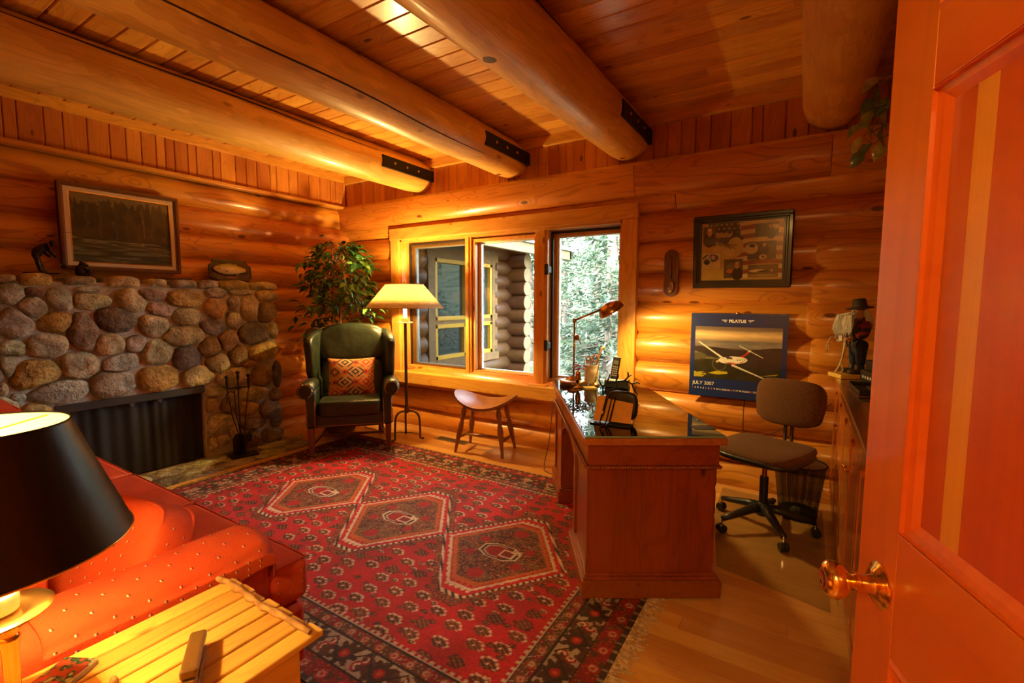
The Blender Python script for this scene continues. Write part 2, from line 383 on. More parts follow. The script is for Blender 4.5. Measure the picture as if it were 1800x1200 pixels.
for i, (t, r) in enumerate(zip(bm[:3], (.170, .168, .178))):
    pl = MB().b6(r-.06, r*1.02+.010, 3.15, 3.849, -.062, .046).build('steel_plate', STEEL, t, bevel=.003)
    for k in range(3):
        q = MB().lathe([(.0, 0), (.013, 0), (.013, .006), (.008, .011), (0, .012)], 6)
        q.build('bolt', DBRASS, pl, loc=(r*1.02+.008, 3.30+.16*k, -.005), rot=(0, PI/2, 0))
for t, sd, ang in ((bm[0], 3, 32), (bm[1], 5, -38), (bm[2], 6, 25)):
    rg = random.Random(sd); pts = []; r = .1705 if t != bm[2] else .178
    for k in range(36):
        yy = .2+3.0*k/35; a = math.radians(ang+5*math.sin(yy*1.3)+2*math.sin(yy*4.1)); rr = r*(1+.045*(1-yy/3.8))*(1.0)
        pts.append((rr*math.cos(a), yy, rr*math.sin(a)))
    MB().tube(pts, [.001+.0045*math.sin(PI*k/35) for k in range(36)], 5).build('drying_crack', plain('crack_dark', (.05, .015, .005), .9), t, smooth=True)
# recessed lamp hole under the third beam, knot plugs at the beam ends
rl = MB().lathe([(.0335, .0), (.0335, .05), (.0, .052)], 24).build('recessed_light', plain('can_reflector', (.25, .12, .04), .2, 1.), bm[2], True, loc=(-.03, 1.90, -.172), auto=40)
MB().lathe([(0, 0), (.014, .003), (.018, .015), (.010, .035), (.008, .05)], 14).build('bulb', plain('bulb_glass', (.7, .7, .72), .1, 0, .5), rl, True, loc=(0, 0, .006))
for t, yy, xx in ((bm[1], 3.62, -.01), (bm[2], 3.70, -.0)):
    MB().lathe([(0, -.003), (.022, -.003), (.024, .01), (0, .01)], 16).build('knot_plug', WD['dark'], t, loc=(xx, yy, -.165 if t == bm[1] else -.173))

# ================================================================== WINDOW
win = tag(thing('window_1', 'three-light window in a pine surround above the stool', 'window'), kind='structure')
FY = 3.83
MB().b6(-4.03, -1.188, FY-.005, WY+.04, 2.092, 2.218).build('head_casing', WD['trimx'], win, bevel=.004)
MB().b6(-4.02, wx0, FY, WY+.04, .60, 2.092).build('side_casing', WD['trimz'], win, bevel=.003)
MB().b6(wx1, -1.19, FY, WY+.04, .60, 2.092).build('side_casing', WD['trimz'], win, bevel=.003)
MB().b6(-4.05, -1.16, FY-.03, 4.06, .492, .618).build('sill_beam', WD['trimx'], win, bevel=.006)
for a, b, nm in ((wx0-.002, wx0+.022, 'jamb'), (wx1-.022, wx1+.002, 'jamb')): MB().b6(a, b, WY+.0, 4.10, .618, 2.092).build(nm, WD['trimz'], win)
MB().b6(wx0, wx1, WY, 4.10, 2.07, 2.094).build('head_jamb', WD['trimx'], win)
MB().b6(wx0, wx1, 3.97, 4.10, .618, .64).build('sill_jamb', WD['trimx'], win)
for a, b, y0 in ((-3.035, -2.955, 3.93), (-2.185, -2.05, 3.90)):
    MB().b6(a, b, y0, 4.10, .618, 2.085).build('mullion', WD['trimz'], win, bevel=.006)
    MB().b6(a+.025, b-.025, y0-.012, y0+.01, .618, 2.085).build('mullion_bead', WD['trimz'], win, bevel=.004)
GLASS = NT('window_glass'); tr = GLASS.n('BsdfTransparent', ins={'Color': (.93, .97, .95)}); gl = GLASS.n('BsdfGlossy', ins={'Roughness': .02})
fr = GLASS.n('Fresnel', ins={'IOR': 1.45}); mx = GLASS.n('MixShader', ins={0: fr, 1: tr.outputs[0], 2: gl.outputs[0]}); GLASS.t.links.new(mx.outputs[0], GLASS.out.inputs[0]); GLASS = GLASS.m
SCREEN = NT('insect_screen'); tr = SCREEN.n('BsdfTransparent'); df = SCREEN.n('BsdfDiffuse', ins={'Color': (.006, .0055, .005)}); mx = SCREEN.n('MixShader', ins={0: .38, 1: tr.outputs[0], 2: df.outputs[0]}); SCREEN.t.links.new(mx.outputs[0], SCREEN.out.inputs[0]); SCREEN = SCREEN.m
DFRAME = plain('dark_bronze_frame', (.03, .022, .016), .4, .4); SASHW = plain('white_sash_edge', (.75, .77, .74), .4)
def frame(name, x0, x1, z0, z1, w, y0, y1, mat, par, bevel=.003):
    return MB().b6(x0, x1, y0, y1, z1-w, z1).b6(x0, x1, y0, y1, z0, z0+w).b6(x0, x0+w, y0, y1, z0+w, z1-w).b6(x1-w, x1, y0, y1, z0+w, z1-w).build(name, mat, par, bevel=bevel)
GX = ((-3.875, -3.035), (-2.955, -2.185), (-2.05, -1.345))
for i, (a, b) in enumerate(GX):
    frame('sash', a, b, .642, 2.068, .05, 4.01, 4.07, WD['trimz'], win)
    frame('glazing_bead', a+.05, b-.05, .692, 2.018, .012, 4.025, 4.06, SASHW, win, 0)
    MB().b6(a+.04, b-.04, 4.04, 4.046, .68, 2.03).build('glass_pane', GLASS, win)
for i, (a, b) in ((0, (-3.865, -3.04)), (2, (-2.045, -1.35))):
    f = frame('screen_frame', a, b, .645, 2.06, .022, 3.965, 3.98, DFRAME, win, .002)
MB().b6(-3.845, -3.06, 3.970, 3.972, .665, 2.04).build('insect_screen', SCREEN, win)
frame('inner_stop', -2.95, -2.19, .66, 2.05, .03, 3.95, 4.0, WD['trimz'], win)
for z in (.95, 1.66): MB().b6(-2.075, -2.035, 3.885, 3.905, z, z+.10).b6(-2.05, -2.035, 3.88, 3.97, z+.02, z+.08).build('hinge', DFRAME, win, bevel=.004)
ck = MB().b6(-3.80, -3.66, 3.90, 3.96, .618, .645).build('crank_handle', DBRASS, win, bevel=.008)
MB().tube([(-3.74, 3.92, .645), (-3.74, 3.90, .665), (-3.80, 3.89, .668), (-3.86, 3.885, .660)], .007, 8).build('crank_arm', DBRASS, ck, smooth=True)
MB().b6(-2.0, -1.9, 3.89, 3.93, .618, .632).build('crank_handle', PLASTIC, win, bevel=.005)
MB().b6(-2.22, -2.02, FY+.0, 3.9, .6185, .628).build('sill_block', WD['trimx'], win, bevel=.003)

# ================================================================== OUTSIDE
grass = NT('forest_ground'); tc = grass.n('TexCoord'); nz = grass.n('TexNoise', ins={'Vector': tc.outputs['Object'], 'Scale': 1.5, 'Detail': 8.})
grass.bs(Base_Color=grass.mix(grass.rng(nz.outputs[0], .35, .65), (.03, .05, .02), (.13, .14, .08)), Roughness=.95)
gm = MB(); N = 24
vs = []; fs = []
for j in range(N+1):
    for i in range(N+1):
        x = -26+44*i/N; yy = 4.15+34*j/N; d = max(0, yy-9)
        vs.append((x, yy, -.35+.10*d+.012*d*d*.5+.12*math.sin(x*.9)*math.cos(yy*.7)))
for j in range(N):
    for i in range(N): fs.append((j*(N+1)+i, j*(N+1)+i+1, (j+1)*(N+1)+i+1, (j+1)*(N+1)+i))
g = gm.add(vs, fs).build('hillside_ground', grass.m, smooth=True); tag(g, kind='structure')
EXT = wood('weathered_log', (.022, .0065, .0012), (.058, .020, .0035), (.085, .031, .006), axis=0, rough=.5, ring=.2, streak=.4, coat=.1, knot=.4, vary=.12)
EXTEND = plain('log_end_grain', (.20, .135, .07), .8, noise=.25, nscale=25)
wing = thing('log_cabin_wing', 'neighbouring log wing with yellow-framed window and crossed log corner outside', 'cabin', (-4.72, 4.2, 0))
for k in range(11):
    z = -.2+.245*k
    for a, b in (((0, 3.05),) if not (.42 < z < 2.1) else ((0, .86), (2.62, 3.05))):
        add_log(wing, b-a, .138, (0, a, z), PI/2, seed=900+k, mat=EXT)
    o = add_log(wing, .80, .130, (-.35, 3.16, z+.12), 0, seed=940+k, mat=EXT)
    MB().lathe([(0, .004), (.110, .003), (.126, -.004)], 22).build('log_end', EXTEND, wing, loc=(.452, 3.16, z+.12), rot=(0, PI/2, 0))
    add_log(wing, .55, .130, (.02, 3.05, z), PI/2, seed=970+k, mat=EXT)
TRIMB = plain('weathered_trim_board', (.13, .065, .018), .7, noise=.2, nscale=12); YEL = plain('yellow_paint', (.42, .22, .006), .45, noise=.08)
PANE = plain('dark_window_pane', (.02, .03, .03), .03, 0, 0, spec=1.)
MB().b6(-.1, .12, .90, 1.05, .44, 2.06).build('window_casing', TRIMB, wing); MB().b6(-.1, .12, 2.53, 2.68, .44, 2.06).build('window_casing', TRIMB, wing)
MB().b6(-.1, .125, .88, 2.70, 2.04, 2.22).build('window_casing', TRIMB, wing); MB().b6(-.1, .14, .88, 2.70, .40, .53).build('window_casing', TRIMB, wing)
for a, b, c, d in ((1.05, 1.83, 1.12, 2.04), (1.05, 1.80, .53, 1.06), (1.84, 2.53, 1.12, 2.04), (1.84, 2.53, .53, 1.06)):
    w = MB().b6(-.02, .11, a, b, d-.06, d).b6(-.02, .11, a, b, c, c+.06).b6(-.02, .11, a, a+.06, c, d).b6(-.02, .11, b-.06, b, c, d).build('window_frame', YEL, wing, bevel=.006)
    MB().b6(.03, .05, a+.03, b-.03, c+.03, d-.03).build('pane', PANE, w)
MB().b6(-.05, .09, 1.0, 2.6, 1.05, 1.13).build('window_transom', TRIMB, wing)
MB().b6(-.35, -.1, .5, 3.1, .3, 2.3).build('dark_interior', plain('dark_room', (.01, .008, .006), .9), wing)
FASC = plain('fascia_board', (.22, .135, .06), .7, noise=.12, nscale=10); GREEN = plain('green_metal_roof', (.16, .38, .32), .35, .3)
MB().b6(.82, .90, -.0, 4.05, 2.19, 2.35).build('fascia', FASC, wing)
M_ = Matrix.Rotation(0, 4, 'Y')
rf = MB().add([(.86, -.0, 2.36), (.86, 4.05, 2.36), (-2.2, 4.05, 3.6), (-2.2, -.0, 3.6), (.86, -.0, 2.34), (.86, 4.05, 2.34), (-2.2, 4.05, 3.5), (-2.2, 0, 3.5)], [(0, 1, 2, 3), (4, 7, 6, 5), (0, 4, 5, 1), (1, 5, 6, 2), (2, 6, 7, 3), (3, 7, 4, 0)]).build('soffit', FASC, wing)
MB().add([(.95, -.0, 2.345), (.95, 4.15, 2.345), (-2.2, 4.15, 3.63), (-2.2, -.0, 3.63), (.95, -.0, 2.37), (.95, 4.15, 2.37), (-2.2, 4.15, 3.66), (-2.2, 0, 3.66)], [(0, 3, 2, 1), (4, 5, 6, 7), (0, 1, 5, 4), (1, 2, 6, 5), (2, 3, 7, 6), (3, 0, 4, 7)]).build('metal_roof', GREEN, wing)
MB().add([(.9, 3.98, 2.2), (.9, 4.06, 2.2), (.9, 4.06, 2.36), (.9, 3.98, 2.36), (-2.2, 3.98, 3.46), (-2.2, 4.06, 3.46), (-2.2, 4.06, 3.62), (-2.2, 3.98, 3.62)], [(0, 1, 2, 3), (4, 7, 6, 5), (0, 4, 5, 1), (1, 5, 6, 2), (2, 6, 7, 3), (3, 7, 4, 0)]).build('barge_board', FASC, wing)
# trees
NEED = []
for i, (c1, c2) in enumerate((((.005, .019, .009), (.055, .095, .046)), ((.011, .030, .016), (.095, .14, .08)))):
    m = NT('needles_%d' % i); tc = m.n('TexCoord'); nz = m.n('TexNoise', ins={'Vector': tc.outputs['Object'], 'Scale': 1.4, 'Detail': 6.})
    col = m.mix(m.rng(nz.outputs[0], .38, .62), c1, c2); df = m.n('BsdfDiffuse', ins={'Color': col}); tl = m.n('BsdfTranslucent', ins={'Color': col})
    gs = m.n('BsdfGlossy', ins={'Roughness': .35, 'Color': (.8, .9, .8, 1)})
    a = m.n('MixShader', ins={0: .28, 1: df.outputs[0], 2: tl.outputs[0]}); b = m.n('MixShader', ins={0: .10, 1: a.outputs[0], 2: gs.outputs[0]})
    m.t.links.new(b.outputs[0], m.out.inputs[0]); NEED.append(m.m)
BARK = plain('tree_bark', (.20, .155, .12), .95, noise=.3, nscale=14, bump=.5)
def conifer(loc, H, R, seed, label, lean=0., mi=0, bare=.06, dens=1.):
    rg = random.Random(seed); t = thing('conifer_tree', label, 'tree', loc)
    r0 = .020*H+.05
    MB().tube([(lean*H*k/8*(k/8), .03*H*math.sin(k), H*k/8) for k in range(9)], [r0*(1-.105*k) for k in range(9)], 9).build('trunk', BARK, t, smooth=True)
    br = MB(); vs = []; fs = []
    nb = int(H*12*dens)
    for i in range(nb):
        f = bare+(1-bare)*((i+rg.random())/nb); z = H*f; L = R*(1-f)**.75*rg.uniform(.55, 1.1)+.12; a = rg.uniform(0, 2*PI)
        base = Vector((lean*H*f*f, 0, z)); d = Vector((math.cos(a), math.sin(a), rg.uniform(-.35, .15)))
        br.tube([base, base+d*L*.5, base+d*L+Vector((0, 0, -.08*L))], [.018, .011, .004], 4, caps=False)
        for k in range(int(44*L*dens)+14):
            s_ = rg.uniform(.12, 1.0); p = base+d*L*s_+Vector((rg.gauss(0, .10), rg.gauss(0, .10), rg.gauss(-.05, .09)))
            q = Vector((math.cos(a)+rg.gauss(0, .7), math.sin(a)+rg.gauss(0, .7), rg.gauss(-.25, .35))).normalized()
            w = q.cross(Vector((rg.gauss(0, .5), rg.gauss(0, .5), 1))).normalized()
            l = rg.uniform(.07, .20); hw = l*rg.uniform(.12, .22); o = len(vs)
            vs += [p-q*l*.5, p+w*hw, p+q*l*.5, p-w*hw]; fs.append((o, o+1, o+2, o+3))
    br.build('branches', BARK, t); f = MB().add(vs, fs)
    me = bpy.data.meshes.new('foliage'); me.from_pydata([tuple(p) for p in f.v], [], f.f); o = link('foliage', me, NEED[mi], t); tag(o, kind='stuff')
    return t
def gz(x, yy): d = max(0, yy-9); return -.35+.10*d+.006*d*d-.1
TL = ['tall leaning conifer with a pale bare trunk seen through the window', 'dense green conifer outside, beyond the cabin log corner', 'bushy conifer standing among the trees outside the window']
conifer((-3.55, 9.6, gz(0, 9.6)), 6.4, 1.5, 1, TL[0], .06, 1, .05, 1.5)
conifer((-6.1, 10.6, gz(0, 10.6)), 6.2, 1.9, 2, TL[1], -.02, 0, .03, 1.5)
for i, (x, yy, H, R) in enumerate(((-4.2, 12.2, 9, 1.4), (-2.2, 11.9, 9, 1.2), (-6.6, 13.6, 10, 1.6), (-1.0, 14.6, 11, 1.4), (-8.9, 15.2, 11, 1.4), (-5.9, 16.6, 12, 1.5), (-10.6, 18.2, 12, 1.5), (-7.9, 19.6, 13, 1.6), (-2.9, 17.5, 12, 1.6), (.3, 10.6, 9, 1.2), (-4.6, 20.6, 13, 1.6))):
    conifer((x, yy, gz(x, yy)), H*.66, R*1.2, 20+i, TL[2], .03*math.sin(i*2.3), i % 2, .04, 1.25)['group'] = 'conifers outside the window'

# ================================================================== FIREPLACE
STONES = """0.87,1.55,0.10,0.05,-5,tan;1.01,1.56,0.17,0.08,0,yel;1.25,1.56,0.19,0.06,-5,gbr;0.88,1.46,0.14,0.14,0,gry;1.00,1.47,0.11,0.06,-8,red
1.13,1.42,0.13,0.17,15,gry;1.30,1.41,0.22,0.13,-5,oli;1.28,1.49,0.14,0.04,0,gry;0.98,1.36,0.15,0.14,-30,gbr;0.88,1.25,0.20,0.22,-15,mau
1.10,1.26,0.20,0.14,15,gold;1.24,1.18,0.18,0.29,10,pbr;1.43,1.27,0.25,0.19,-10,dbr;0.86,1.10,0.17,0.12,-15,oli;1.04,1.10,0.21,0.17,0,cre
1.38,1.08,0.20,0.17,0,tan;0.84,0.97,0.08,0.15,0,tan;0.97,0.90,0.26,0.20,12,gold;1.21,0.94,0.22,0.20,-10,cre;1.45,0.93,0.24,0.14,10,gry
0.81,0.82,0.05,0.11,0,tan;0.87,0.76,0.09,0.06,0,gry;1.09,0.77,0.32,0.17,0,gry;1.39,0.77,0.29,0.22,-10,gbr;1.50,1.56,0.22,0.08,-5,tan
1.72,1.56,0.15,0.06,0,tan;1.91,1.57,0.22,0.06,0,mau;2.11,1.57,0.18,0.07,0,gbr;2.33,1.56,0.28,0.08,0,yel;2.61,1.55,0.28,0.07,0,cre
1.54,1.41,0.20,0.17,-25,tan;1.68,1.46,0.19,0.09,-5,pnk;1.92,1.43,0.27,0.15,-5,gold;2.16,1.48,0.17,0.10,0,gbr;2.16,1.35,0.18,0.19,15,org
2.32,1.38,0.11,0.15,10,mau;2.46,1.34,0.18,0.25,0,tan;2.37,1.49,0.22,0.06,0,gry;2.62,1.46,0.21,0.11,-5,tan;2.61,1.30,0.20,0.20,0,bro
1.73,1.34,0.18,0.12,-10,pnk;1.92,1.28,0.21,0.15,0,oli;1.68,1.21,0.20,0.18,-20,tan;2.13,1.18,0.21,0.14,-5,pur;2.31,1.23,0.13,0.17,15,gry
2.48,1.10,0.28,0.21,-5,dgy;2.68,1.12,0.09,0.16,0,oli;1.90,1.11,0.32,0.18,0,oli;2.25,1.05,0.18,0.19,10,pnk;1.55,1.07,0.14,0.13,20,mau
1.69,0.99,0.23,0.20,0,oli;2.09,1.00,0.19,0.17,20,bro;1.90,0.93,0.21,0.23,10,dgy;2.56,0.93,0.29,0.18,5,yel;2.33,0.91,0.18,0.19,0,bro
2.15,0.85,0.22,0.17,0,gbr;1.69,0.78,0.30,0.21,0,gold;1.98,0.76,0.28,0.19,0,tan;2.29,0.71,0.31,0.17,5,cre;2.54,0.69,0.22,0.20,0,bro
2.44,0.81,0.15,0.07,0,gold;2.70,0.68,0.09,0.25,0,dbr;2.12,0.60,0.19,0.09,0,oli;2.08,0.48,0.13,0.14,0,tan;2.21,0.45,0.11,0.15,-10,bro
2.38,0.39,0.21,0.14,0,gold;2.45,0.52,0.27,0.14,0,oli;2.14,0.29,0.24,0.21,0,cre;2.06,0.13,0.12,0.13,0,tan;2.16,0.15,0.13,0.11,-10,tan
2.62,0.34,0.21,0.19,0,bro;2.67,0.21,0.11,0.14,0,dbr;2.62,0.08,0.23,0.15,0,bro;2.45,0.23,0.22,0.11,0,bro;2.43,0.09,0.16,0.14,0,bro
2.26,0.21,0.10,0.18,-10,tan;2.67,0.47,0.11,0.14,0,bro"""
SC = dict(tan=(.50, .37, .21), yel=(.45, .30, .10), gry=(.44, .40, .32), gbr=(.38, .31, .23), red=(.24, .14, .10), oli=(.44, .38, .21), mau=(.40, .31, .25), gold=(.46, .27, .07), pbr=(.27, .17, .11), dbr=(.16, .11, .07), cre=(.52, .42, .27), pnk=(.38, .24, .17), org=(.55, .30, .10), pur=(.24, .20, .22), dgy=(.17, .14, .13), bro=(.27, .17, .08))
def stone_mat(k, c):
    c = (min(.8, c[0]*1.08), min(.8, c[1]*1.30), min(.8, c[2]*1.22))
    m = NT('stone_'+k); tc = m.n('TexCoord'); oi = m.n('ObjectInfo')
    off = m.n('VectorMath', operation='SCALE'); m.set(off.inputs[0], (7., 19., 31.)); m.set(off.inputs[3], oi.outputs['Random'])
    ad = m.n('VectorMath', operation='ADD'); m.set(ad.inputs[0], tc.outputs['Object']); m.set(ad.inputs[1], off)
    a = m.n('TexNoise', ins={'Vector': ad, 'Scale': 9., 'Detail': 6.}).outputs[0]; b = m.n('TexNoise', ins={'Vector': ad, 'Scale': 70., 'Detail': 4.}).outputs[0]
    col = m.mix(m.rng(a, .35, .65), tuple(x*.62 for x in c), tuple(min(1, x*1.25) for x in c))
    col = m.mix(m.rng(b, .5, .68, 0., .7), col, tuple(x*.35 for x in c))
    m.bs(Base_Color=col, Roughness=.75); m.bump(m.math('ADD', m.math('MULTIPLY', a, 3.), m.math('MULTIPLY', b, .3)), .9, .03)
    return m.m
SM = {k: stone_mat(k, c) for k, c in SC.items()}
MORTAR = plain('fireplace_mortar', (.46, .43, .34), .95, noise=.15, nscale=60, bump=.6)
fp = thing('fireplace', 'river-stone fireplace with a black mesh screen and stone-capped mantel', 'fireplace', (-4.5, 0, 0))
MB().b6(-.30, .022, -.02, 1.06, 0, 1.52).b6(-.30, .022, 2.02, 2.70, 0, 1.52).b6(-.30, .022, 1.06, 2.02, .655, 1.52).b6(-.30, -.27, 1.06, 2.02, 0, .66).build('mortar_body', MORTAR, fp, bevel=.02)
MB().b6(-.30, .015, -.02, 2.70, 1.515, 1.545).build('mantel_top', MORTAR, fp, bevel=.01)
MB().b6(-.265, -.258, 1.07, 2.01, 0, .65).build('firebox', plain('soot', (.006, .005, .004), .9), fp)
MB().b6(-.05, .035, 1.05, 2.03, .605, .665).build('hood_strip', plain('hood_metal', (.055, .06, .05), .45, .4), fp, bevel=.004)
vs = []; n = 150
for i in range(n+1):
    u = i/n; yy = 1.065+.95*u; d = .004*math.sin(u*75+2*math.sin(u*9))+.005*math.sin(u*31)
    vs += [(-.02+d, yy, .012), (-.02+d*.8, yy, .61)]
MB().add(vs, [(2*i, 2*i+2, 2*i+3, 2*i+1) for i in range(n)]).build('mesh_curtain', plain('black_mesh', (.009, .007, .0055), .65, .2), fp, smooth=True)
for yy in (1.50, 1.69): MB().add([(.02, yy-.02, .605), (.02, yy+.02, .605), (.02, yy+.004, .57), (.025, yy-.02, .604), (.025, yy+.02, .604), (.025, yy+.004, .569)], [(0, 1, 2), (3, 5, 4), (0, 3, 4, 1), (1, 4, 5, 2), (2, 5, 3, 0)]).build('damper_tab', plain('tab_metal', (.12, .11, .1), .5, .6), fp)
ST = []
for ln in STONES.replace('\n', ';').split(';'):
    a = ln.split(','); ST.append((float(a[0]), float(a[1]), float(a[2]), float(a[3]), math.radians(float(a[4])), a[5]))
rg = random.Random(5)
for yy, z in [(.68, .3), (.72, .5), (.95, .62), (.98, .42), (.92, .22), (.98, .08), (.72, .1), (.8, .7)]+[(.72-.19*i+rg.uniform(-.03, .03), .12+.2*j+rg.uniform(-.03, .03)) for i in range(0, 4) for j in range(0, 8) if not (i == 0 and j < 4)]:
    if all(abs(yy-s[0])+abs(z-s[1]) > .115 for s in ST): ST.append((yy, z, rg.uniform(.16, .24), rg.uniform(.13, .19), rg.uniform(-.4, .4), rg.choice(list(SC))))
def cells(S, gap=.03, lim=1.13, na=22, bounds=None, rough=.05, seed=1):
    A = np.array([(s[0], s[1], s[2]/2, s[3]/2, math.cos(s[4]), math.sin(s[4])) for s in S]); r2 = random.Random(seed); out = []
    for i, s in enumerate(A):
        pts = []
        for k in range(na):
            t = 2*PI*k/na; best = .4
            ca, sa = math.cos(t), math.sin(t)
            dx, dy = s[2]*ca*s[4]-s[3]*sa*s[5], s[2]*ca*s[5]+s[3]*sa*s[4]
            for q in np.arange(.4, lim+.3, .03):
                px, py = s[0]+dx*q, s[1]+dy*q
                if q > lim or (bounds and not bounds(px, py)): break
                ex, ey = px-A[:, 0], py-A[:, 1]; u = (ex*A[:, 4]+ey*A[:, 5])/A[:, 2]; v = (-ex*A[:, 5]+ey*A[:, 4])/A[:, 3]
                d = np.hypot(u, v); d[i] = 9
                if d.min() < q+gap: break
                best = q
            pts.append(best)
        p2 = [(pts[k-1]+2*pts[k]+pts[(k+1) % na])/4*(1+r2.uniform(-rough, rough)) for k in range(na)]
        out.append([(s[2]*math.cos(2*PI*k/na)*s[4]-s[3]*math.sin(2*PI*k/na)*s[5], s[2]*math.cos(2*PI*k/na)*s[5]+s[3]*math.sin(2*PI*k/na)*s[4], p2[k]) for k in range(na)])
    return out
WALLS = [s for s in ST if not (s[1] > 1.525)]; CAPS = [s for s in ST if s[1] > 1.525]
bnd = lambda yy, z: not (1.05 < yy < 2.03 and z < .668) and z < 1.53 and yy < 2.745 and z > .0
for s, c in zip(WALLS, cells(WALLS, bounds=bnd)):
    na = len(c); h = .048+.14*min(s[2], s[3]); vs = []; r2 = random.Random(int(s[0]*1000+s[1]*77)); tl = (r2.uniform(-.25, .25), r2.uniform(-.25, .25))
    for f, d in ((1.0, -.03), (1.0, .30), (.95, .62), (.82, .86), (.5, .98)):
        for (a, b, q) in c: vs.append((h*d*(1+.0)+(tl[0]*a+tl[1]*b)*(.5 if d > .2 else 0)*f+r2.uniform(-.003, .003), a*q*f, b*q*f))
    vs.append((h, 0, 0)); fs = [(j*na+k, j*na+(k+1) % na, (j+1)*na+(k+1) % na, (j+1)*na+k) for j in range(4) for k in range(na)]+[(4*na+k, 4*na+(k+1) % na, 5*na) for k in range(na)]
    MB().add(vs, fs).build('stone', SM[s[5]], fp, smooth=True, loc=(0, s[0], s[1]))
for yy in (.78, .60, .42, .24, .08): CAPS.append((yy, 1.55, .16, .06, 0, rg.choice(['tan', 'gbr', 'mau'])))
for s in CAPS:
    r2 = random.Random(int(s[0]*991)); mb = MB().sq((0, 0, 0), (.30, s[2]*1.0, s[3]*1.15), .5, .45, 18, 8)
    mb.v = [(x*(1+.06*math.sin(9*y_+3)), y_*(1+.05*math.sin(17*x)), z+.006*math.sin(23*y_+11*x)) for x, y_, z in mb.v]
    mb.build('cap_stone', SM[s[5]], fp, smooth=True, loc=(-.09, s[0], 1.552), rot=(0, 0, r2.uniform(-.08, .08)))
# side face stones of the chimney breast toward the window
for z in (.2, .48, .75, 1.02, 1.28):
    MB().sq((0, 0, 0), (.24, .09, .22), .7, .7, 14, 8).build('stone', SM[rg.choice(['bro', 'dbr', 'gbr'])], fp, smooth=True, loc=(-.16, 2.70, z))
# flagstone hearth, flush with the floor
hearth = thing('hearth', 'flush flagstone hearth in front of the fireplace', 'hearth', (0, 0, 0))
MB().prism([(-4.52, .0), (-4.045, .0), (-4.045, 2.66), (-4.10, 2.86), (-4.52, 2.80)], -.005, .004).build('mortar_bed', plain('hearth_mortar', (.22, .17, .12), .9, noise=.2, nscale=40), hearth)
HS = []; r3 = random.Random(3)
for i in range(2):
    for j in range(10):
        HS.append((-4.165-.23*i+r3.uniform(-.03, .03), .14+.285*j+.14*i+r3.uniform(-.04, .04), r3.uniform(.24, .28), r3.uniform(.28, .36), r3.uniform(-.3, .3), r3.choice(['gry', 'gbr', 'oli', 'mau', 'tan', 'dbr'])))
hb = lambda x, yy: -4.49 < x < -4.05 and .01 < yy < 2.82 and (yy < 2.64 or x < -4.05-.2*(yy-2.64))
for s, c in zip(HS, cells(HS, gap=.06, lim=1.2, na=16, bounds=hb)):
    na = len(c); vs = [(a*q, b*q, 0) for a, b, q in c]+[(a*q, b*q, .004) for a, b, q in c]+[(a*q*.94, b*q*.94, .007) for a, b, q in c]
    fs = [(j*na+k, j*na+(k+1) % na, (j+1)*na+(k+1) % na, (j+1)*na+k) for j in range(2) for k in range(na)]+[tuple(2*na+k for k in range(na))]
    MB().add(vs, fs).build('flagstone', SM[s[5]], hearth, smooth=False, loc=(s[0], s[1], .002), auto=30)
MB().b6(-.045, .045, 0, 3.0, -.012, .004).build('border_board', WD['pine'], floor, loc=(-3.998, .0, 0), bevel=.002)

# ================================================================== PAINTED SURFACES (colours woven or printed on the thing itself)
def vnoise(ny, nx, sy, sx, seed, octv=4):
    rg = np.random.default_rng(seed); out = np.zeros((ny, nx)); amp = 1.; tot = 0
    for o in range(octv):
        gy, gx = max(2, int(sy*2**o)), max(2, int(sx*2**o)); g_ = rg.random((gy+1, gx+1))
        yy = np.linspace(0, gy-1e-6, ny); xx = np.linspace(0, gx-1e-6, nx); iy = yy.astype(int); ix = xx.astype(int)
        fy = (yy-iy)[:, None]; fx = (xx-ix)[None, :]; fy = fy*fy*(3-2*fy); fx = fx*fx*(3-2*fx)
        a = g_[iy][:, ix]*(1-fy)*(1-fx)+g_[iy+1][:, ix]*fy*(1-fx)+g_[iy][:, ix+1]*(1-fy)*fx+g_[iy+1][:, ix+1]*fy*fx
        out += a*amp; tot += amp; amp *= .5
    return out/tot
class Canvas:
    def __init__(s, nx, ny, col=(0, 0, 0)):
        s.nx, s.ny = nx, ny; s.a = np.zeros((ny, nx, 3)); s.a[:] = col
        s.u, s.v = np.meshgrid(np.linspace(0, 1, nx), np.linspace(0, 1, ny))
    def fill(s, mask, col, k=1.): s.a[mask] = s.a[mask]*(1-k)+np.array(col)*k
    def rect(s, u0, u1, v0, v1, col, k=1.): s.fill((s.u >= u0) & (s.u <= u1) & (s.v >= v0) & (s.v <= v1), col, k)
    def ell(s, u, v, a, b, col, rot=0., k=1.):
        c, d = math.cos(rot), math.sin(rot); x, y = s.u-u, s.v-v
        s.fill(((x*c+y*d)/a)**2+((-x*d+y*c)/b)**2 <= 1, col, k)
    def line(s, p, q, w0, w1, col, asp=1.):
        dx, dy = (q[0]-p[0])*asp, q[1]-p[1]; L2 = dx*dx+dy*dy; x, y = (s.u-p[0])*asp, s.v-p[1]
        t = np.clip((x*dx+y*dy)/L2, 0, 1); d = np.hypot(x-t*dx, y-t*dy); s.fill(d <= w0+(w1-w0)*t, col)
    def poly(s, pts, col, k=1.):
        m = np.zeros(s.u.shape, bool); n = len(pts)
        for i in range(n):
            (x0, y0), (x1, y1) = pts[i], pts[(i+1) % n]
            if abs(y1-y0) < 1e-9: continue
            m ^= ((s.v >= min(y0, y1)) & (s.v < max(y0, y1)) & (s.u < (s.v-y0)*(x1-x0)/(y1-y0)+x0))
        s.fill(m, col, k)
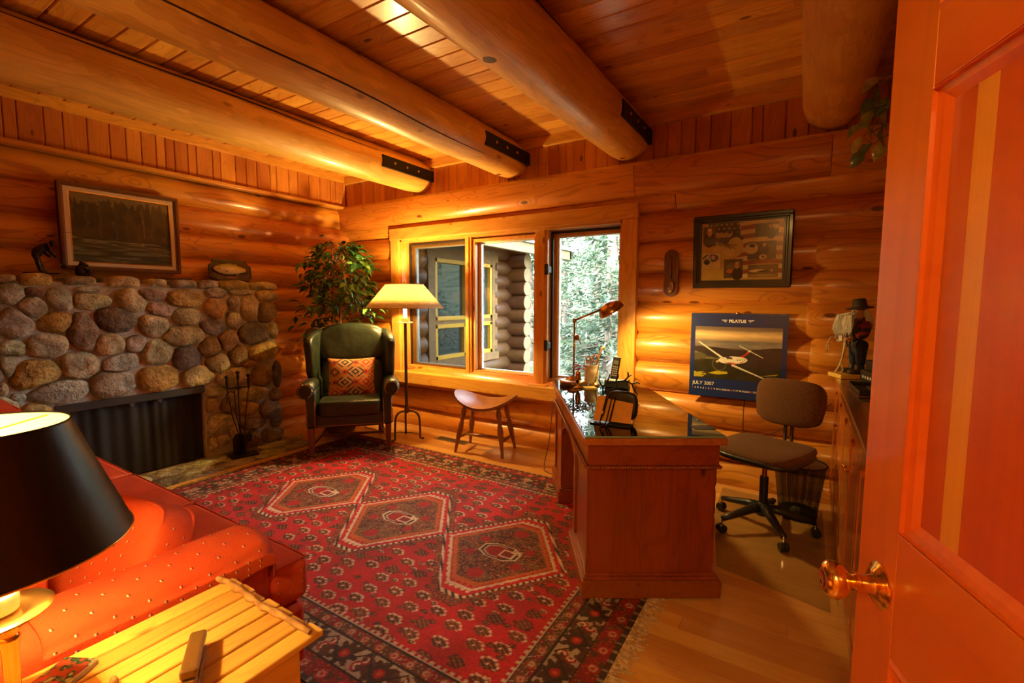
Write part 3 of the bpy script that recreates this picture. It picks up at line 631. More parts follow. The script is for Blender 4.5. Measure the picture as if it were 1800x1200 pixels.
def painted(name, P, cols, mat, parent=None, smooth=True, loc=None, rot=None):
    ny, nx = P.shape[:2]; me = bpy.data.meshes.new(name)
    idx = np.arange(nx*ny).reshape(ny, nx); q = np.stack([idx[:-1, :-1], idx[:-1, 1:], idx[1:, 1:], idx[1:, :-1]], -1).reshape(-1, 4)
    me.vertices.add(nx*ny); me.vertices.foreach_set('co', P.reshape(-1).astype(np.float32))
    nq = len(q); me.loops.add(nq*4); me.loops.foreach_set('vertex_index', q.reshape(-1).astype(np.int32))
    me.polygons.add(nq); me.polygons.foreach_set('loop_start', np.arange(0, nq*4, 4, dtype=np.int32)); me.update(calc_edges=True)
    ca = me.color_attributes.new('Col', 'FLOAT_COLOR', 'POINT'); c4 = np.ones((nx*ny, 4), np.float32); c4[:, :3] = cols.reshape(-1, 3); ca.data.foreach_set('color', c4.reshape(-1))
    return link(name, me, mat, parent, smooth=smooth, loc=loc, rot=rot)
def sheet(w, h, nx, ny):   # local XZ sheet facing -Y
    u, v = np.meshgrid(np.linspace(-w/2, w/2, nx), np.linspace(0, h, ny)); return np.stack([u, np.zeros_like(u), v], -1)

# ------------------------------------------------------------------ rug
RX0, RX1, RY0, RY1 = -3.93, -.57, .97, 3.25
nx, ny = 640, 440
X, Y = np.meshgrid(np.linspace(RX0, RX1, nx), np.linspace(RY0, RY1, ny))
RED, DRED, DBR, BLK, CRM, ORG, BRN = map(np.array, ((.36, .005, .008), (.16, .006, .007), (.045, .015, .007), (.015, .008, .007), (.52, .40, .27), (.40, .085, .012), (.085, .030, .011)))
spk = RNG.random((ny, nx)); n1 = vnoise(ny, nx, 12, 18, 3); n2 = vnoise(ny, nx, 60, 90, 4, 2)
C_ = np.zeros((ny, nx, 3)); C_[:] = RED
C_ *= (.75+.5*n1)[..., None]
s_, t_ = X+2.175, Y-2.105
e = np.minimum(np.minimum(X-RX0, RX1-X), np.minimum(Y-RY0, RY1-Y)); horiz = np.minimum(Y-RY0, RY1-Y) < np.minimum(X-RX0, RX1-X); run = np.where(horiz, X, Y)
tri = lambda a: np.abs((a % 1)-.5)*2
def put(m, c, k=1.): C_[m] = C_[m]*(1-k)+np.asarray(c)*k
# field botehs
def motifs(px, py, ox, oy, rx, ry, dens, seed, white=.5, big=1.):
    jx = np.floor((X-ox)/px); jy = np.floor((Y-oy)/py+.5*(jx % 2)); h = lambda a, b, c: (np.sin(a*12.9898+b*78.233+c*37.7+seed)*43758.5453) % 1
    cx = (jx+.5+.25*(h(jx, jy, 1)-.5))*px+ox; cy = (jy-.5*(jx % 2)+.5+.25*(h(jx, jy, 2)-.5))*py+oy
    a, b = (X-cx)/rx, (Y-cy)/ry; q = np.hypot(a, b)+.12*np.abs(np.sin(3*np.arctan2(b, a))); on = h(jx, jy, 3) < dens
    wh = (h(jx, jy, 4) < white) & on; inner = on & (q < .82); rim = on & (q < 1.08) & (q >= .82)
    put(rim & wh & (b+a*.5 > -.1) & (tri(np.arctan2(b, a)*1.6) > .25), CRM*.9); put(rim & ~wh & (n2 > .45), BLK, .7)
    put(inner, np.where((h(jx, jy, 5) < .5)[..., None], DBR, BRN)[inner]); put(inner & (tri((a+b)*1.6) < .28), ORG, .65); put(inner & (q < .22) & wh, CRM)
field = e > .30
motifs(.093, .065, -.9, 1.33, .022, .015, .62, 5.7, .25)
motifs(.132, .092, -.9, 1.3, .050, .035, .95, 1.1, .6)
kk = np.clip(np.round(s_/.785), -1, 1); ds = np.abs(s_-.785*kk); b_ = .45-.42*np.clip((ds-.07)/.315, 0, 1); b_ = np.where(ds > .40, -.2, b_)
zz = .010*tri(X*28)+.010*tri(Y*28); d_ = (b_-np.abs(t_))*.8
out = (d_ > -.05) & (d_ <= 0); put(out, DBR, .75); put(out & (spk > .7), ORG, .6)
put((d_ > 0) & (d_ < .02), CRM); put((d_ > 0) & (d_ < .02) & (tri((X+Y)*22) < .45), BLK)
put((d_ >= .02), RED*1.15); put((d_+zz > .062) & (d_ < .075), CRM); put((d_ >= .075)&(d_+zz < .098), RED)
inn = d_+zz*1.2 >= .098; put(inn, BRN); put(inn & (d_ < .118), ORG); put(inn & (d_ >= .13) & (n2 > .50), DBR); put(inn & (d_ >= .12) & (n2 < .36), (.10, .07, .025)); put(inn & (d_ >= .12) & (spk > .84), ORG*.9); put(inn & (d_ >= .12) & (spk < .10), (.30, .06, .05)); put(inn & (d_ > .12) & (spk > .52) & (spk < .535), CRM*.8)
ring = np.abs(np.abs(t_)-.21-.0*ds)+np.abs(ds-.12)
put(inn & (np.hypot(ds-.0, (np.abs(t_)-.235)) < .045), RED*.9); put(inn & (np.hypot(ds-.15, np.abs(t_)-.08) < .03), RED*.8)
oc = np.maximum(np.maximum(ds/.125, np.abs(t_)/.075), (ds/.125+np.abs(t_)/.075)/1.45); sk_ = s_-.785*kk; put((oc < 1.0) & (d_ > .1), CRM); put((oc < .90) & (d_ > .1), DBR); put((oc < .78) & (d_ > .1) & (sk_ < .02), CRM*.8); put((oc < .70) & (d_ > .1), RED*.7); put((np.abs(sk_-.05) < .045) & (np.abs(t_) < .035), CRM); put((np.abs(sk_-.05) < .033) & (np.abs(t_) < .025), DRED); put((np.abs(sk_-.09) < .03) & (np.abs(t_-.04) < .018) & (spk > .3), CRM)
# borders
put((e <= .325) & (e > .30), RED*.8); put((e <= .325) & (e > .31) & (tri(run*30) > .5), CRM*.8); put((e <= .31) & (e > .303), CRM*.8); put((e <= .303) & (e > .295), BLK)
g1 = (e <= .295) & (e > .235); put(g1, BRN*1.1); put(g1 & (n2 > .55), DRED*1.3)
f = (run/.085) % 1-.5; q = np.hypot(f*.085, e-.265); put(g1 & (q < .021), ORG*.7); put(g1 & (q < .013), CRM*.7); put(g1 & (q < .007), RED); put(g1 & (spk > .9), CRM*.5)
g2 = (e <= .235) & (e > .105); put(g2, CRM*.62); put(g2 & (n2 > .54), DBR*1.6)
f = ((run/.20) % 1-.5)*.20; q = np.hypot(f, e-.17); th = np.arctan2(e-.17, f); put(g2 & (q < .058*(1+.25*np.cos(8*th))), DBR); put(g2 & (q < .022), RED*.9); put(g2 & (q < .01), ORG)
f2 = (((run+.1)/.20) % 1-.5)*.20; q = np.hypot(f2, e-.17-.02*np.sign(np.sin(run*31.4))); put(g2 & (q < .028), RED*.75); put(g2 & (q < .018), CRM); put(g2 & (q < .010), DRED)
put(g2 & (np.abs(e-.17-.05*(tri(run/.2)-.5)*2) < .005), BLK); put((np.abs(e-.235) < .005) | (np.abs(e-.105) < .005), BLK)
g3 = (e <= .10); put(g3, DRED*1.25); put(g3 & (n2 > .56), BRN*.9); f = ((run/.11) % 1-.5)*.11; q = np.hypot(f, e-.055); put(g3 & (q < .026), RED*.9); put(g3 & (q < .017), CRM*.65); put(g3 & (q < .009), RED); put(g3 & (spk > .93), ORG*.8); put(e < .022, DBR); put((e < .022) & (tri(run*18) > .75), CRM*.4)
C_ *= (.70+.60*spk)[..., None]; C_ *= (.70+.6*n1)[..., None]
Z = .012+.0015*(n1-.5)+.0008*spk
rug = thing('oriental_rug', 'red oriental rug with three brown diamond medallions and fringed ends', 'rug', (0, 0, 0))
painted('pile', np.stack([X, Y, Z], -1), C_, attr_mat('rug_wool', .9, bump=.5, bscale=260), rug)
MB().b6(RX0+.001, RX1-.001, RY0+.001, RY1-.001, .0012, .0105).build('backing', plain('rug_backing', (.09, .03, .015), .95), rug)
fr = MB(); r4 = random.Random(8)
for x, sg in ((RX0, -1), (RX1, 1)):
    for i in range(420):
        yy = RY0+.01+(RY1-RY0-.02)*i/419+r4.uniform(-.003, .003); L = r4.uniform(.05, .095); b = r4.gauss(0, .02)
        fr.tube([(x, yy, .008), (x+sg*L*.5, yy+b*.5, .005), (x+sg*L, yy+b*1.4, .003)], [.003, .0026, .0014], 3, caps=False)
tag(fr.build('fringe', plain('fringe_wool', (.50, .36, .20), .95, noise=.4, nscale=60), rug), kind='stuff')

# ------------------------------------------------------------------ wing chair
LEATHER = NT('green_leather'); tc = LEATHER.n('TexCoord'); a = LEATHER.n('TexNoise', ins={'Vector': tc.outputs['Object'], 'Scale': 9., 'Detail': 4.}).outputs[0]; b = LEATHER.n('TexVoronoi', ins={'Vector': tc.outputs['Object'], 'Scale': 240.}).outputs[0]
LEATHER.bs(Base_Color=LEATHER.mix(LEATHER.rng(a, .3, .7), (.013, .021, .011), (.027, .036, .019)), Roughness=.34, Coat_Weight=.15, Coat_Roughness=.3); LEATHER.bump(LEATHER.math('ADD', LEATHER.math('MULTIPLY', a, 2.5), LEATHER.math('MULTIPLY', b, .25)), .35, .012); LEATHER = LEATHER.m
wc = thing('wing_chair', 'dark green leather wing chair with brass nailheads, in the corner', 'armchair', (-3.509, 2.805, .0), math.radians(46.7))
MB().b6(-.335, .335, .03, .68, .255, .375).build('seat_rail', LEATHER, wc, bevel=.012, auto=40)
MB().sq((0, .285, .425), (.57, .62, .165), .32, .22, 40, 14).build('seat_cushion', LEATHER, wc, smooth=True)
MB().tube([(-.27, -.02, .49), (0, -.03, .495), (.27, -.02, .49)], .006, 8).build('seat_piping', LEATHER, wc, smooth=True)
for sx in (-1, 1):
    MB().add([(sx*.34-.028, .0, .26), (sx*.34+.028, .0, .26), (sx*.34+.028, .056, .26), (sx*.34-.028, .056, .26), (sx*.34-.02, .004, .012), (sx*.34+.02, .004, .012), (sx*.34+.02, .05, .012), (sx*.34-.02, .05, .012)], [(0, 1, 2, 3), (4, 7, 6, 5), (0, 4, 5, 1), (1, 5, 6, 2), (2, 6, 7, 3), (3, 7, 4, 0)]).build('leg', WD['dark'], wc, bevel=.004)
    MB().add([(sx*.27-.026, .60, .26), (sx*.27+.026, .60, .26), (sx*.27+.026, .65, .26), (sx*.27-.026, .65, .26), (sx*.25-.02, .68, .001), (sx*.25+.02, .68, .001), (sx*.25+.02, .72, .001), (sx*.25-.02, .72, .001)], [(0, 1, 2, 3), (4, 7, 6, 5), (0, 4, 5, 1), (1, 5, 6, 2), (2, 6, 7, 3), (3, 7, 4, 0)]).build('leg', WD['dark'], wc, bevel=.004)
    MB().tube([(sx*.335, .04, .10), (sx*.265, .66, .10)], .018, 4).build('stretcher', WD['dark'], wc)
    # arm: upholstered panel, rolled top, scroll front
    ap = [(.0, .26), (.0, .52), (.02, .60), (.30, .60), (.56, .62), (.60, .26)]
    MB().prism(ap, -.045, .045, Matrix.Translation((sx*.335, 0, 0)) @ Matrix(((0, 0, 1, 0), (1, 0, 0, 0), (0, 1, 0, 0), (0, 0, 0, 1)))).build('arm_panel', LEATHER, wc, bevel=.02, seg=4, auto=40)
    ar = MB().tube([(sx*.375, -.012, .605), (sx*.375, .0, .605), (sx*.372, .2, .605), (sx*.36, .42, .612), (sx*.33, .56, .62)], [.066, .078, .078, .072, .06], 20, flat=.92).build('arm_roll', LEATHER, wc, smooth=True, auto=50)
    MB().tube(arc((sx*.375, -.012, .605), .052, 0, 330, 20, 'xz'), .006, 6).build('scroll_piping', LEATHER, ar, smooth=True)
    # wing
    wp = [(.64, .58), (.44, .60), (.34, .64), (.275, .72), (.265, .82), (.245, .92), (.215, 1.0), (.235, 1.06), (.31, 1.095), (.45, 1.12), (.66, 1.13)]
    MB().prism(wp, -.04, .04, Matrix.Translation((sx*.418, .0, 0)) @ Matrix.Rotation(sx*.16, 4, 'Z') @ Matrix(((0, 0, 1, 0), (1, 0, 0, 0), (0, 1, 0, 0), (0, 0, 0, 1)))).build('wing', LEATHER, wc, bevel=.034, seg=5, auto=60)
    MB().tube([(sx*.335, -.004, .27), (sx*.335, -.004, .50)], .001, 3).build('arm_seam', LEATHER, wc)
MB().tube([(-.29, .34, .10), (.29, .34, .10)], .016, 4).build('stretcher', WD['dark'], wc); MB().tube([(-.26, .66, .10), (.26, .66, .10)], .016, 4).build('stretcher', WD['dark'], wc)
Mb = Matrix.Rotation(math.radians(-11), 4, 'X')
bk = MB().sq((0, .0, .0), (.70, .17, .80), .35, .4, 40, 20)
bk.v = [(x*(1-.06*(z < 0)), y_-.0, z+(.045*(1-(x/.33)**2) if z > .2 else 0)) for x, y_, z in bk.v]
bk.build('backrest', LEATHER, wc, smooth=True, loc=(0, .60, .745), rot=(math.radians(-9), 0, 0))
pd = MB().sq((0, 0, 0), (.66, .17, .34), .5, .45, 36, 16); pd.v = [(x, y_+.012*math.sin(x*21)*math.sin(z*13), z+(.03*(1-(x/.3)**2) if z > 0 else 0)) for x, y_, z in pd.v]
pd.build('head_pad', LEATHER, wc, smooth=True, loc=(0, .548, .965), rot=(math.radians(-9), 0, 0))
MB().sq((0, 0, 0), (.62, .13, .44), .5, .4, 32, 14).build('lumbar_pad', LEATHER, wc, smooth=True, loc=(0, .515, .63), rot=(math.radians(-9), 0, 0))
nh = MB()
def nail(p, nrm='y'): nh.sq(p, (.010, .007, .010), 1, 1, 6, 4)
for k in range(58): nail((-.33+.66*k/57, .026, .268))
for sx in (-1, 1):
    for x in (.300, .372):
        for k in range(18): nail((sx*x, -.001, .275+.0135*k))
    for k in range(22): a = math.radians(-60+300*k/21); nail((sx*.375+.060*math.cos(a), -.014, .605+.060*math.sin(a)))
    for k in range(40): nail((sx*.384, .03+.55*k/39, .272))
tag(nh.build('nailhead_trim', BRASS, wc, smooth=True), kind='stuff')
# kilim cushion
n = 90; cu, cv = np.meshgrid(np.linspace(-1, 1, n), np.linspace(-1, 1, n))
kc = Canvas(n, n, (.55, .33, .12)); U, V = kc.u, kc.v
gx, gy = U*2.3+.15, V*4.0; rw = np.floor(gy); fx = (gx+.5*(rw % 2)) % 1-.5; fy = gy % 1-.5; ci = np.floor(gx+.5*(rw % 2))
q = np.abs(fx)*1.0+np.abs(fy)*.62; hh = (ci*1.7+rw*2.9) % 3
KC = [((.50, .05, .015), (.60, .22, .05)), ((.03, .04, .07), (.55, .42, .24)), ((.42, .20, .05), (.10, .06, .03))]
for i, (c1, c2) in enumerate(KC):
    m_ = np.floor(hh) == i
    kc.fill(m_ & (q < .46), c1); kc.fill(m_ & (q < .36), (.62, .48, .28)); kc.fill(m_ & (q < .30), c2); kc.fill(m_ & (q < .2), c1); kc.fill(m_ & (q < .10), (.62, .45, .2))
kc.fill((np.abs(fx) > .40) & (np.abs(fy) < .22), (.55, .06, .02)); kc.fill((np.abs(fx) > .45) & (np.abs(fy) < .1), (.05, .07, .1))
kc.a *= np.array((.85, .62, .5)); kc.a *= (.7+.6*np.random.default_rng(2).random((n, n)))[..., None]
th = np.clip((1-np.abs(cu)**2.6)*(1-np.abs(cv)**2.6), 0, 1)**.55; pin = 1-.07*(1-np.abs(cu)**2)*np.abs(cv)**4; pin2 = 1-.07*(1-np.abs(cv)**2)*np.abs(cu)**4
cush = thing('kilim_cushion', 'square kilim cushion with diamond pattern on the green chair', 'cushion', (-3.509-.727*.335+.0, 2.805+.686*.335, .66), math.radians(46.7))
KM = attr_mat('kilim_wool', .9, bump=.4, bscale=200)
o = painted('front', np.stack([.225*cu*pin2, -.075*th, .20*cv*pin], -1), kc.a, KM, cush, rot=(math.radians(-16), 0, 0))
o = painted('back', np.stack([-.225*cu*pin2, .05*th, .20*cv*pin], -1), kc.a*.6, KM, cush, rot=(math.radians(-16), 0, 0))

# ------------------------------------------------------------------ floor lamp
IRON = plain('wrought_iron', (.13, .08, .048), .5, .5, noise=.15)
def shade_mat(name, col, k=.55, weave=200.):
    m = NT(name); tc = m.n('TexCoord'); mp = m.n('Mapping', ins={'Vector': tc.outputs['Object'], 'Scale': (1., 1., .08)}); nz = m.n('TexNoise', ins={'Vector': mp, 'Scale': weave, 'Detail': 3.}); mp2 = m.n('Mapping', ins={'Vector': tc.outputs['Object'], 'Scale': (.12, .12, 1.)}); n2_ = m.n('TexNoise', ins={'Vector': mp2, 'Scale': weave, 'Detail': 2.})
    c = m.mix(m.rng(m.math('MULTIPLY', m.math('ADD', nz.outputs[0], n2_.outputs[0]), .5), .35, .65), tuple(x*.6 for x in col), col)
    d = m.n('BsdfDiffuse', ins={'Color': c}); t = m.n('BsdfTranslucent', ins={'Color': c}); x = m.n('MixShader', ins={0: k, 1: d.outputs[0], 2: t.outputs[0]}); m.t.links.new(x.outputs[0], m.out.inputs[0]); return m.m
fl_ = thing('floor_lamp', 'lit iron tripod floor lamp with a wide burlap shade', 'lamp', (-3.44, 3.46, 0))
MB().tube([(0, 0, .27), (0, 0, 1.19)], .0155, 12).build('pole', IRON, fl_, smooth=True, auto=50)
MB().lathe([(.02, .262), (.026, .275), (.026, .30), (.016, .315), (.014, .33)], 16).build('collar', IRON, fl_, smooth=True)
for a in (-100, 20, 140):
    c, s = math.cos(math.radians(a)), math.sin(math.radians(a)); pts = [(0, 0, .285)]+[(c*(.065+.075*math.sin(q)), s*(.065+.075*math.sin(q)), .20+.085*math.cos(q)) for q in (0, .4, .8, 1.2, 1.57)]+[(c*.145, s*.145, .1), (c*.145, s*.145, .012), (c*.165, s*.165, .006), (c*.185, s*.185, .006)]
    MB().tube(pts, .0118, 6).build('leg', IRON, fl_, smooth=True)
MB().lathe([(0, 1.185), (.072, 1.19), (.076, 1.196), (.072, 1.202), (0, 1.20)], 24).build('drip_plate', plain('cream_metal', (.55, .42, .25), .4), fl_, smooth=True, auto=40)
MB().lathe([(.032, 1.20), (.034, 1.235), (.028, 1.245)], 18).build('socket_cup', plain('cup_tan', (.45, .30, .14), .5), fl_, smooth=True)
CANDLE = plain('lit_candle_sleeve', (.9, .8, .55), .5, emit=(1, .80, .42), es=9.)
MB().lathe([(.017, 1.24), (.017, 1.37), (.012, 1.375), (0, 1.375)], 16).build('candle_sleeve', CANDLE, fl_, smooth=True, auto=40)
MB().sq((0, 0, 1.43), (.06, .06, .085), 1, 1, 16, 10).build('bulb', plain('lit_bulb', (1, .9, .7), .3, emit=(1, .8, .45), es=26.), fl_, smooth=True)
sh = MB().lathe([(.385, 1.345), (.188, 1.578)], 48); sh.f = [f for f in sh.f if len(f) == 4]
BURLAP = shade_mat('burlap_shade', (.90, .72, .44), .62)
o = sh.build('shade', BURLAP, fl_, smooth=True); o.modifiers.new('s', 'SOLIDIFY').thickness = .002
MB().tube(arc((0, 0, 1.345), .386, 0, 360, 48, 'xy')[:-1], .005, 6, closed=True).build('shade_trim', plain('shade_binding', (.5, .3, .12), .7), fl_, smooth=True)
MB().tube(arc((0, 0, 1.578), .188, 0, 360, 36, 'xy')[:-1], .004, 6, closed=True).build('shade_trim', bpy.data.materials['shade_binding'], fl_, smooth=True)
for a in (0, 120, 240): MB().tube([(0, 0, 1.56), (.188*math.cos(math.radians(a)), .188*math.sin(math.radians(a)), 1.575)], .002, 4).build('spider_arm', BRASS, fl_)
MB().lathe([(.004, 1.55), (.012, 1.575), (.008, 1.59), (.013, 1.605), (0, 1.612)], 12).build('finial', BRASS, fl_, smooth=True)
lamp('floor_lamp_light', 'POINT', (0, 0, 1.50), 70, (1, .62, .20), .04, parent=fl_)

# ------------------------------------------------------------------ ficus behind the chair
LG = [plain('ficus_leaf_%d' % i, c, .35, noise=.25, nscale=20, coat=.2) for i, c in enumerate(((.03, .12, .02), (.07, .19, .03), (.17, .27, .045), (.02, .075, .02)))]
def leaf_mesh(L, W, i):
    me = bpy.data.meshes.new('leaf'); v = [(0, 0, 0), (L*.30, W*.45, .10*L), (L*.62, W*.40, .06*L), (L, 0, -.16*L), (L*.62, -W*.40, .06*L), (L*.30, -W*.45, .10*L), (L*.33, 0, .03*L), (L*.65, 0, -.01*L)]
    me.from_pydata(v, [], [(0, 6, 1), (1, 6, 7, 2), (2, 7, 3), (0, 5, 6), (5, 4, 7, 6), (4, 3, 7)]); me.materials.append(LG[i]); me.polygons.foreach_set('use_smooth', [True]*6); return me
LM = [leaf_mesh(.10*s, .05*s, i) for i in range(4) for s in (.8, 1., 1.25)]
ficus = thing('ficus_tree', 'bushy green ficus in a basket behind the green leather chair', 'plant', (-4.24, 3.27, 0))
MB().lathe([(.0, .0), (.14, .0), (.17, .08), (.185, .22), (.19, .30), (.178, .30), (.17, .26), (0, .26)], 24).build('basket_pot', plain('basket_weave', (.28, .15, .05), .8, noise=.3, nscale=50, bump=.5), ficus, smooth=True, auto=50)
r5 = random.Random(21); tips = []
for k in range(3):
    a = k*2.1; p = [(.03*math.cos(a), .03*math.sin(a), .25), (.02*math.cos(a+1), .02*math.sin(a+1), .7), (.04*math.cos(a+2), .05*math.sin(a+2), 1.2), (.05*math.cos(a+2.5), .06*math.sin(a+2.5), 1.65), (.06*math.cos(a+3), .07*math.sin(a+3), 2.02)]
    MB().tube(p, [.016, .014, .012, .008, .003], 7).build('stem', plain('ficus_bark_%d' % k, (.26, .12, .05), .8), ficus, smooth=True)
tw = MB(); LP = []
for k in range(150):
    z = r5.uniform(.95, 2.08); f = (z-.95)/1.13; R = .50*math.sqrt(max(.05, 1-abs(f-.42)**1.6*1.9)); a = r5.uniform(0, 2*PI); L = R*r5.uniform(.55, 1.0)
    b = Vector((.02, .02, z-.12)); d = Vector((math.cos(a)*L, math.sin(a)*L, r5.uniform(.0, .16)))
    if not (-4.72 < ficus.location.x+d.x and ficus.location.y+d.y < 3.70): d *= .55
    m_ = b+d*.6+Vector((0, 0, .04)); e_ = b+d+Vector((0, 0, -.07)); tw.tube([b, m_, e_], [.005, .004, .0015], 4, caps=False)
    for j in range(7):
        q = r5.uniform(.35, 1.05); p = b.lerp(m_, q*2) if q < .5 else m_.lerp(e_, min(1.05, (q-.5)*2)); LP.append((p+Vector((r5.gauss(0, .03), r5.gauss(0, .03), r5.gauss(0, .03))), a+r5.gauss(0, .9), r5.uniform(-.2, 1.1), r5.uniform(-.7, .7)))
tag(tw.build('twigs', bpy.data.materials['ficus_bark_0'], ficus), kind='stuff')
cdir = Vector((math.sin(math.radians(52)), -math.cos(math.radians(52)), 0))
LP.sort(key=lambda q: -(q[0].dot(cdir)+.2*random.random()))
rest = {}
def in_chair(p):
    d = ficus.location+p-Vector((-3.509, 2.805, 0)); lx, ly = d.x*.686+d.y*.727, -d.x*.727+d.y*.686
    return ly < .82 and abs(lx) < .54 and p.z < 1.30
LP = [q for q in LP if not in_chair(q[0])]
for i, (p, a, pt, rl_) in enumerate(LP):
    me = LM[r5.choice((0, 1, 2, 0, 1, 3, 4, 5, 4, 7, 8, 9, 10, 10))]
    if i < 295:
        o = bpy.data.objects.new('leaf', me); COL.objects.link(o); o.parent = ficus; o.location = p; o.rotation_euler = (rl_, pt, a)
    else: rest.setdefault(r5.choice((0, 3, 1)), []).append((p, a, pt, rl_, me))
mb = MB()
from mathutils import Euler
for k, L_ in rest.items():
    for p, a, pt, rl_, me in L_: mb.add([v.co for v in me.vertices], [tuple(f.vertices) for f in me.polygons], Matrix.Translation(p) @ Euler((rl_, pt, a)).to_matrix().to_4x4())
tag(mb.build('inner_leaves', LG[0], ficus, smooth=True), kind='stuff')

# ------------------------------------------------------------------ stool under the window
st = thing('saddle_stool', 'small wooden saddle-seat stool with turned legs under the window', 'stool', (-2.52, 3.565, 0), math.radians(11))
n1_, n2_ = 40, 10; vs = []; fs = []
for top in (1, 0):
    for j in range(n2_+1):
        for k in range(n1_):
            a = 2*PI*k/n1_; q = j/n2_; x = .315*q*math.copysign(abs(math.cos(a))**.9, math.cos(a)); yy = .175*q*math.sin(a)*(1-.12*math.sin(a)*0)
            z = .458+.10*(x/.315)**2+.022*(yy/.175)-.012*(1-q*q); vs.append((x, yy, z if top else z-.042+.020*q**6))
m = n1_*(n2_+1)
for j in range(n2_):
    for k in range(n1_):
        fs.append((j*n1_+k, j*n1_+(k+1) % n1_, (j+1)*n1_+(k+1) % n1_, (j+1)*n1_+k)); fs.append((m+j*n1_+k, m+(j+1)*n1_+k, m+(j+1)*n1_+(k+1) % n1_, m+j*n1_+(k+1) % n1_))
for k in range(n1_): fs.append((n2_*n1_+k, n2_*n1_+(k+1) % n1_, m+n2_*n1_+(k+1) % n1_, m+n2_*n1_+k))
MB().add(vs, fs).build('seat', WD['stool'], st, smooth=True, auto=60)
LEGP = [(0, .017), (.08, .013), (.14, .018), (.20, .021), (.30, .014), (.33, .019), (.35, .012), (.40, .017), (.52, .022), (.62, .020), (.82, .013), (1, .010)]
for sx in (-1, 1):
    for sy in (-1, 1):
        T = Vector((sx*.165, sy*.085, .462)); B = Vector((sx*.240, sy*.160, .0)); MB().tube([T.lerp(B, f) for f, r in LEGP], [r*1.3 for f, r in LEGP], 10).build('leg', WD['stool'], st, smooth=True, auto=60)
SP = [(0, .009), (.25, .013), (.42, .018), (.5, .013), (.58, .018), (.75, .013), (1, .009)]
for sx in (-1, 1): MB().tube([Vector((sx*.218, -.138+.276*f, .135)) for f, r in SP], [r for f, r in SP], 10).build('stretcher', WD['stool'], st, smooth=True)
MB().tube([Vector((-.218+.436*f, 0, .135)) for f, r in SP], [r for f, r in SP], 10).build('stretcher', WD['stool'], st, smooth=True)
# floor register
fv = thing('floor_register', 'small brown metal floor vent in the boards near the stool', 'vent', (-2.99, 3.635, 0))
MB().b6(-.20, .20, -.055, .055, .0005, .004).build('frame', plain('register_metal', (.20, .12, .045), .45, .5), fv, bevel=.001)
for k in range(17): MB().b6(-.165+.02*k, -.155+.02*k, -.035, .035, .004, .0055).build('slot', plain('slot_dark', (.02, .014, .01), .7) if k == 0 else bpy.data.materials['slot_dark'], fv)

# ================================================================== SOFA CORNER
def fabric(name, c1, c2):
    m = NT(name); tc = m.n('TexCoord'); a = m.n('TexNoise', ins={'Vector': tc.outputs['Object'], 'Scale': 6., 'Detail': 3.}).outputs[0]; b = m.n('TexVoronoi', ins={'Vector': tc.outputs['Object'], 'Scale': 170.}).outputs[0]
    m.bs(Base_Color=m.mix(m.rng(a, .3, .7), c1, c2), Roughness=.85); m.bump(m.math('ADD', m.math('MULTIPLY', a, 3.), m.math('MULTIPLY', b, .4)), .35, .01); return m.m
SOFA = fabric('orange_sofa_fabric', (.60, .060, .008), (.68, .085, .012)); DOT = plain('woven_dot', (.75, .62, .48), .8); DOTD = plain('woven_dot_dark', (.12, .03, .04), .8)
sofa = thing('sofa', 'orange-red sofa with small woven dots and a loose arm sleeve', 'sofa', (0, 0, 0))
MB().b6(-3.84, -1.53, .14, 1.0, .07, .30).build('base', SOFA, sofa, bevel=.02, auto=40)
MB().b6(-3.60, -1.775, .06, .385, .2, .93).build('backrest', SOFA, sofa, bevel=.06, seg=5, auto=60)
for x in (-3.75, -1.62):
    for yy in (.18, .92): MB().lathe([(.022, 0), (.028, .02), (.03, .075)], 12).build('foot', WD['dark'], sofa, loc=(x, yy, 0))
def prismZ(poly, z0, z1, n=1): return MB().prism(poly, z0, z1)
for poly in ([(-2.415, .30), (-1.755, .30), (-1.755, .865), (-1.545, .865), (-1.545, 1.035), (-2.415, 1.035)], [(-3.105, .30), (-2.425, .30), (-2.425, 1.04), (-3.105, 1.04)], [(-3.585, .30), (-3.115, .30), (-3.115, 1.035), (-3.80, 1.035), (-3.80, .86), (-3.585, .86)]):
    cu_ = prismZ(poly, .30, .465).build('seat_cushion', SOFA, sofa, bevel=.035, seg=4, auto=60)
    pts = [(x, yy, .452) for x, yy in poly]; cx = sum(p[0] for p in poly)/len(poly); cy = sum(p[1] for p in poly)/len(poly)
    MB().tube([(x+(.012 if x < cx else -.012), yy+(.012 if yy < cy else -.012), .458) for x, yy, z in pts], .0055, 6, closed=True).build('piping', SOFA, cu_, smooth=True)
def arm(x0, x1, y0, y1, z):
    sec = []; w = x1-x0
    for k in range(17): a = PI*k/16; sec.append((x0+w/2-w/2*math.cos(a)*1.0, z-.10+.10*abs(math.sin(a))**.7))
    return [(x0+.01, .10)]+sec+[(x1-.01, .10)]
for x0, x1, z in ((-1.745, -1.535, .615), (-3.83, -3.59, .675)):
    s_ = arm(x0, x1, 0, 0, z); n = len(s_); ys = [.08, .12, .5, .82, .855, .875]; sh_ = [1, 1, 1, 1, .97, .86]; vs = []
    cxm = (x0+x1)/2
    for yy, k in zip(ys, sh_): vs += [(cxm+(x-cxm)*k, yy, .35+(zz_-.35)*(k if zz_ > .35 else 1)) for x, zz_ in s_]
    MB().add(vs, [tuple(range(n)), tuple((len(ys)-1)*n+n-1-i for i in range(n))]+[(j*n+i, (j+1)*n+i, (j+1)*n+(i+1) % n, j*n+(i+1) % n) for j in range(len(ys)-1) for i in range(n)]).build('arm', SOFA, sofa, smooth=True, auto=50)
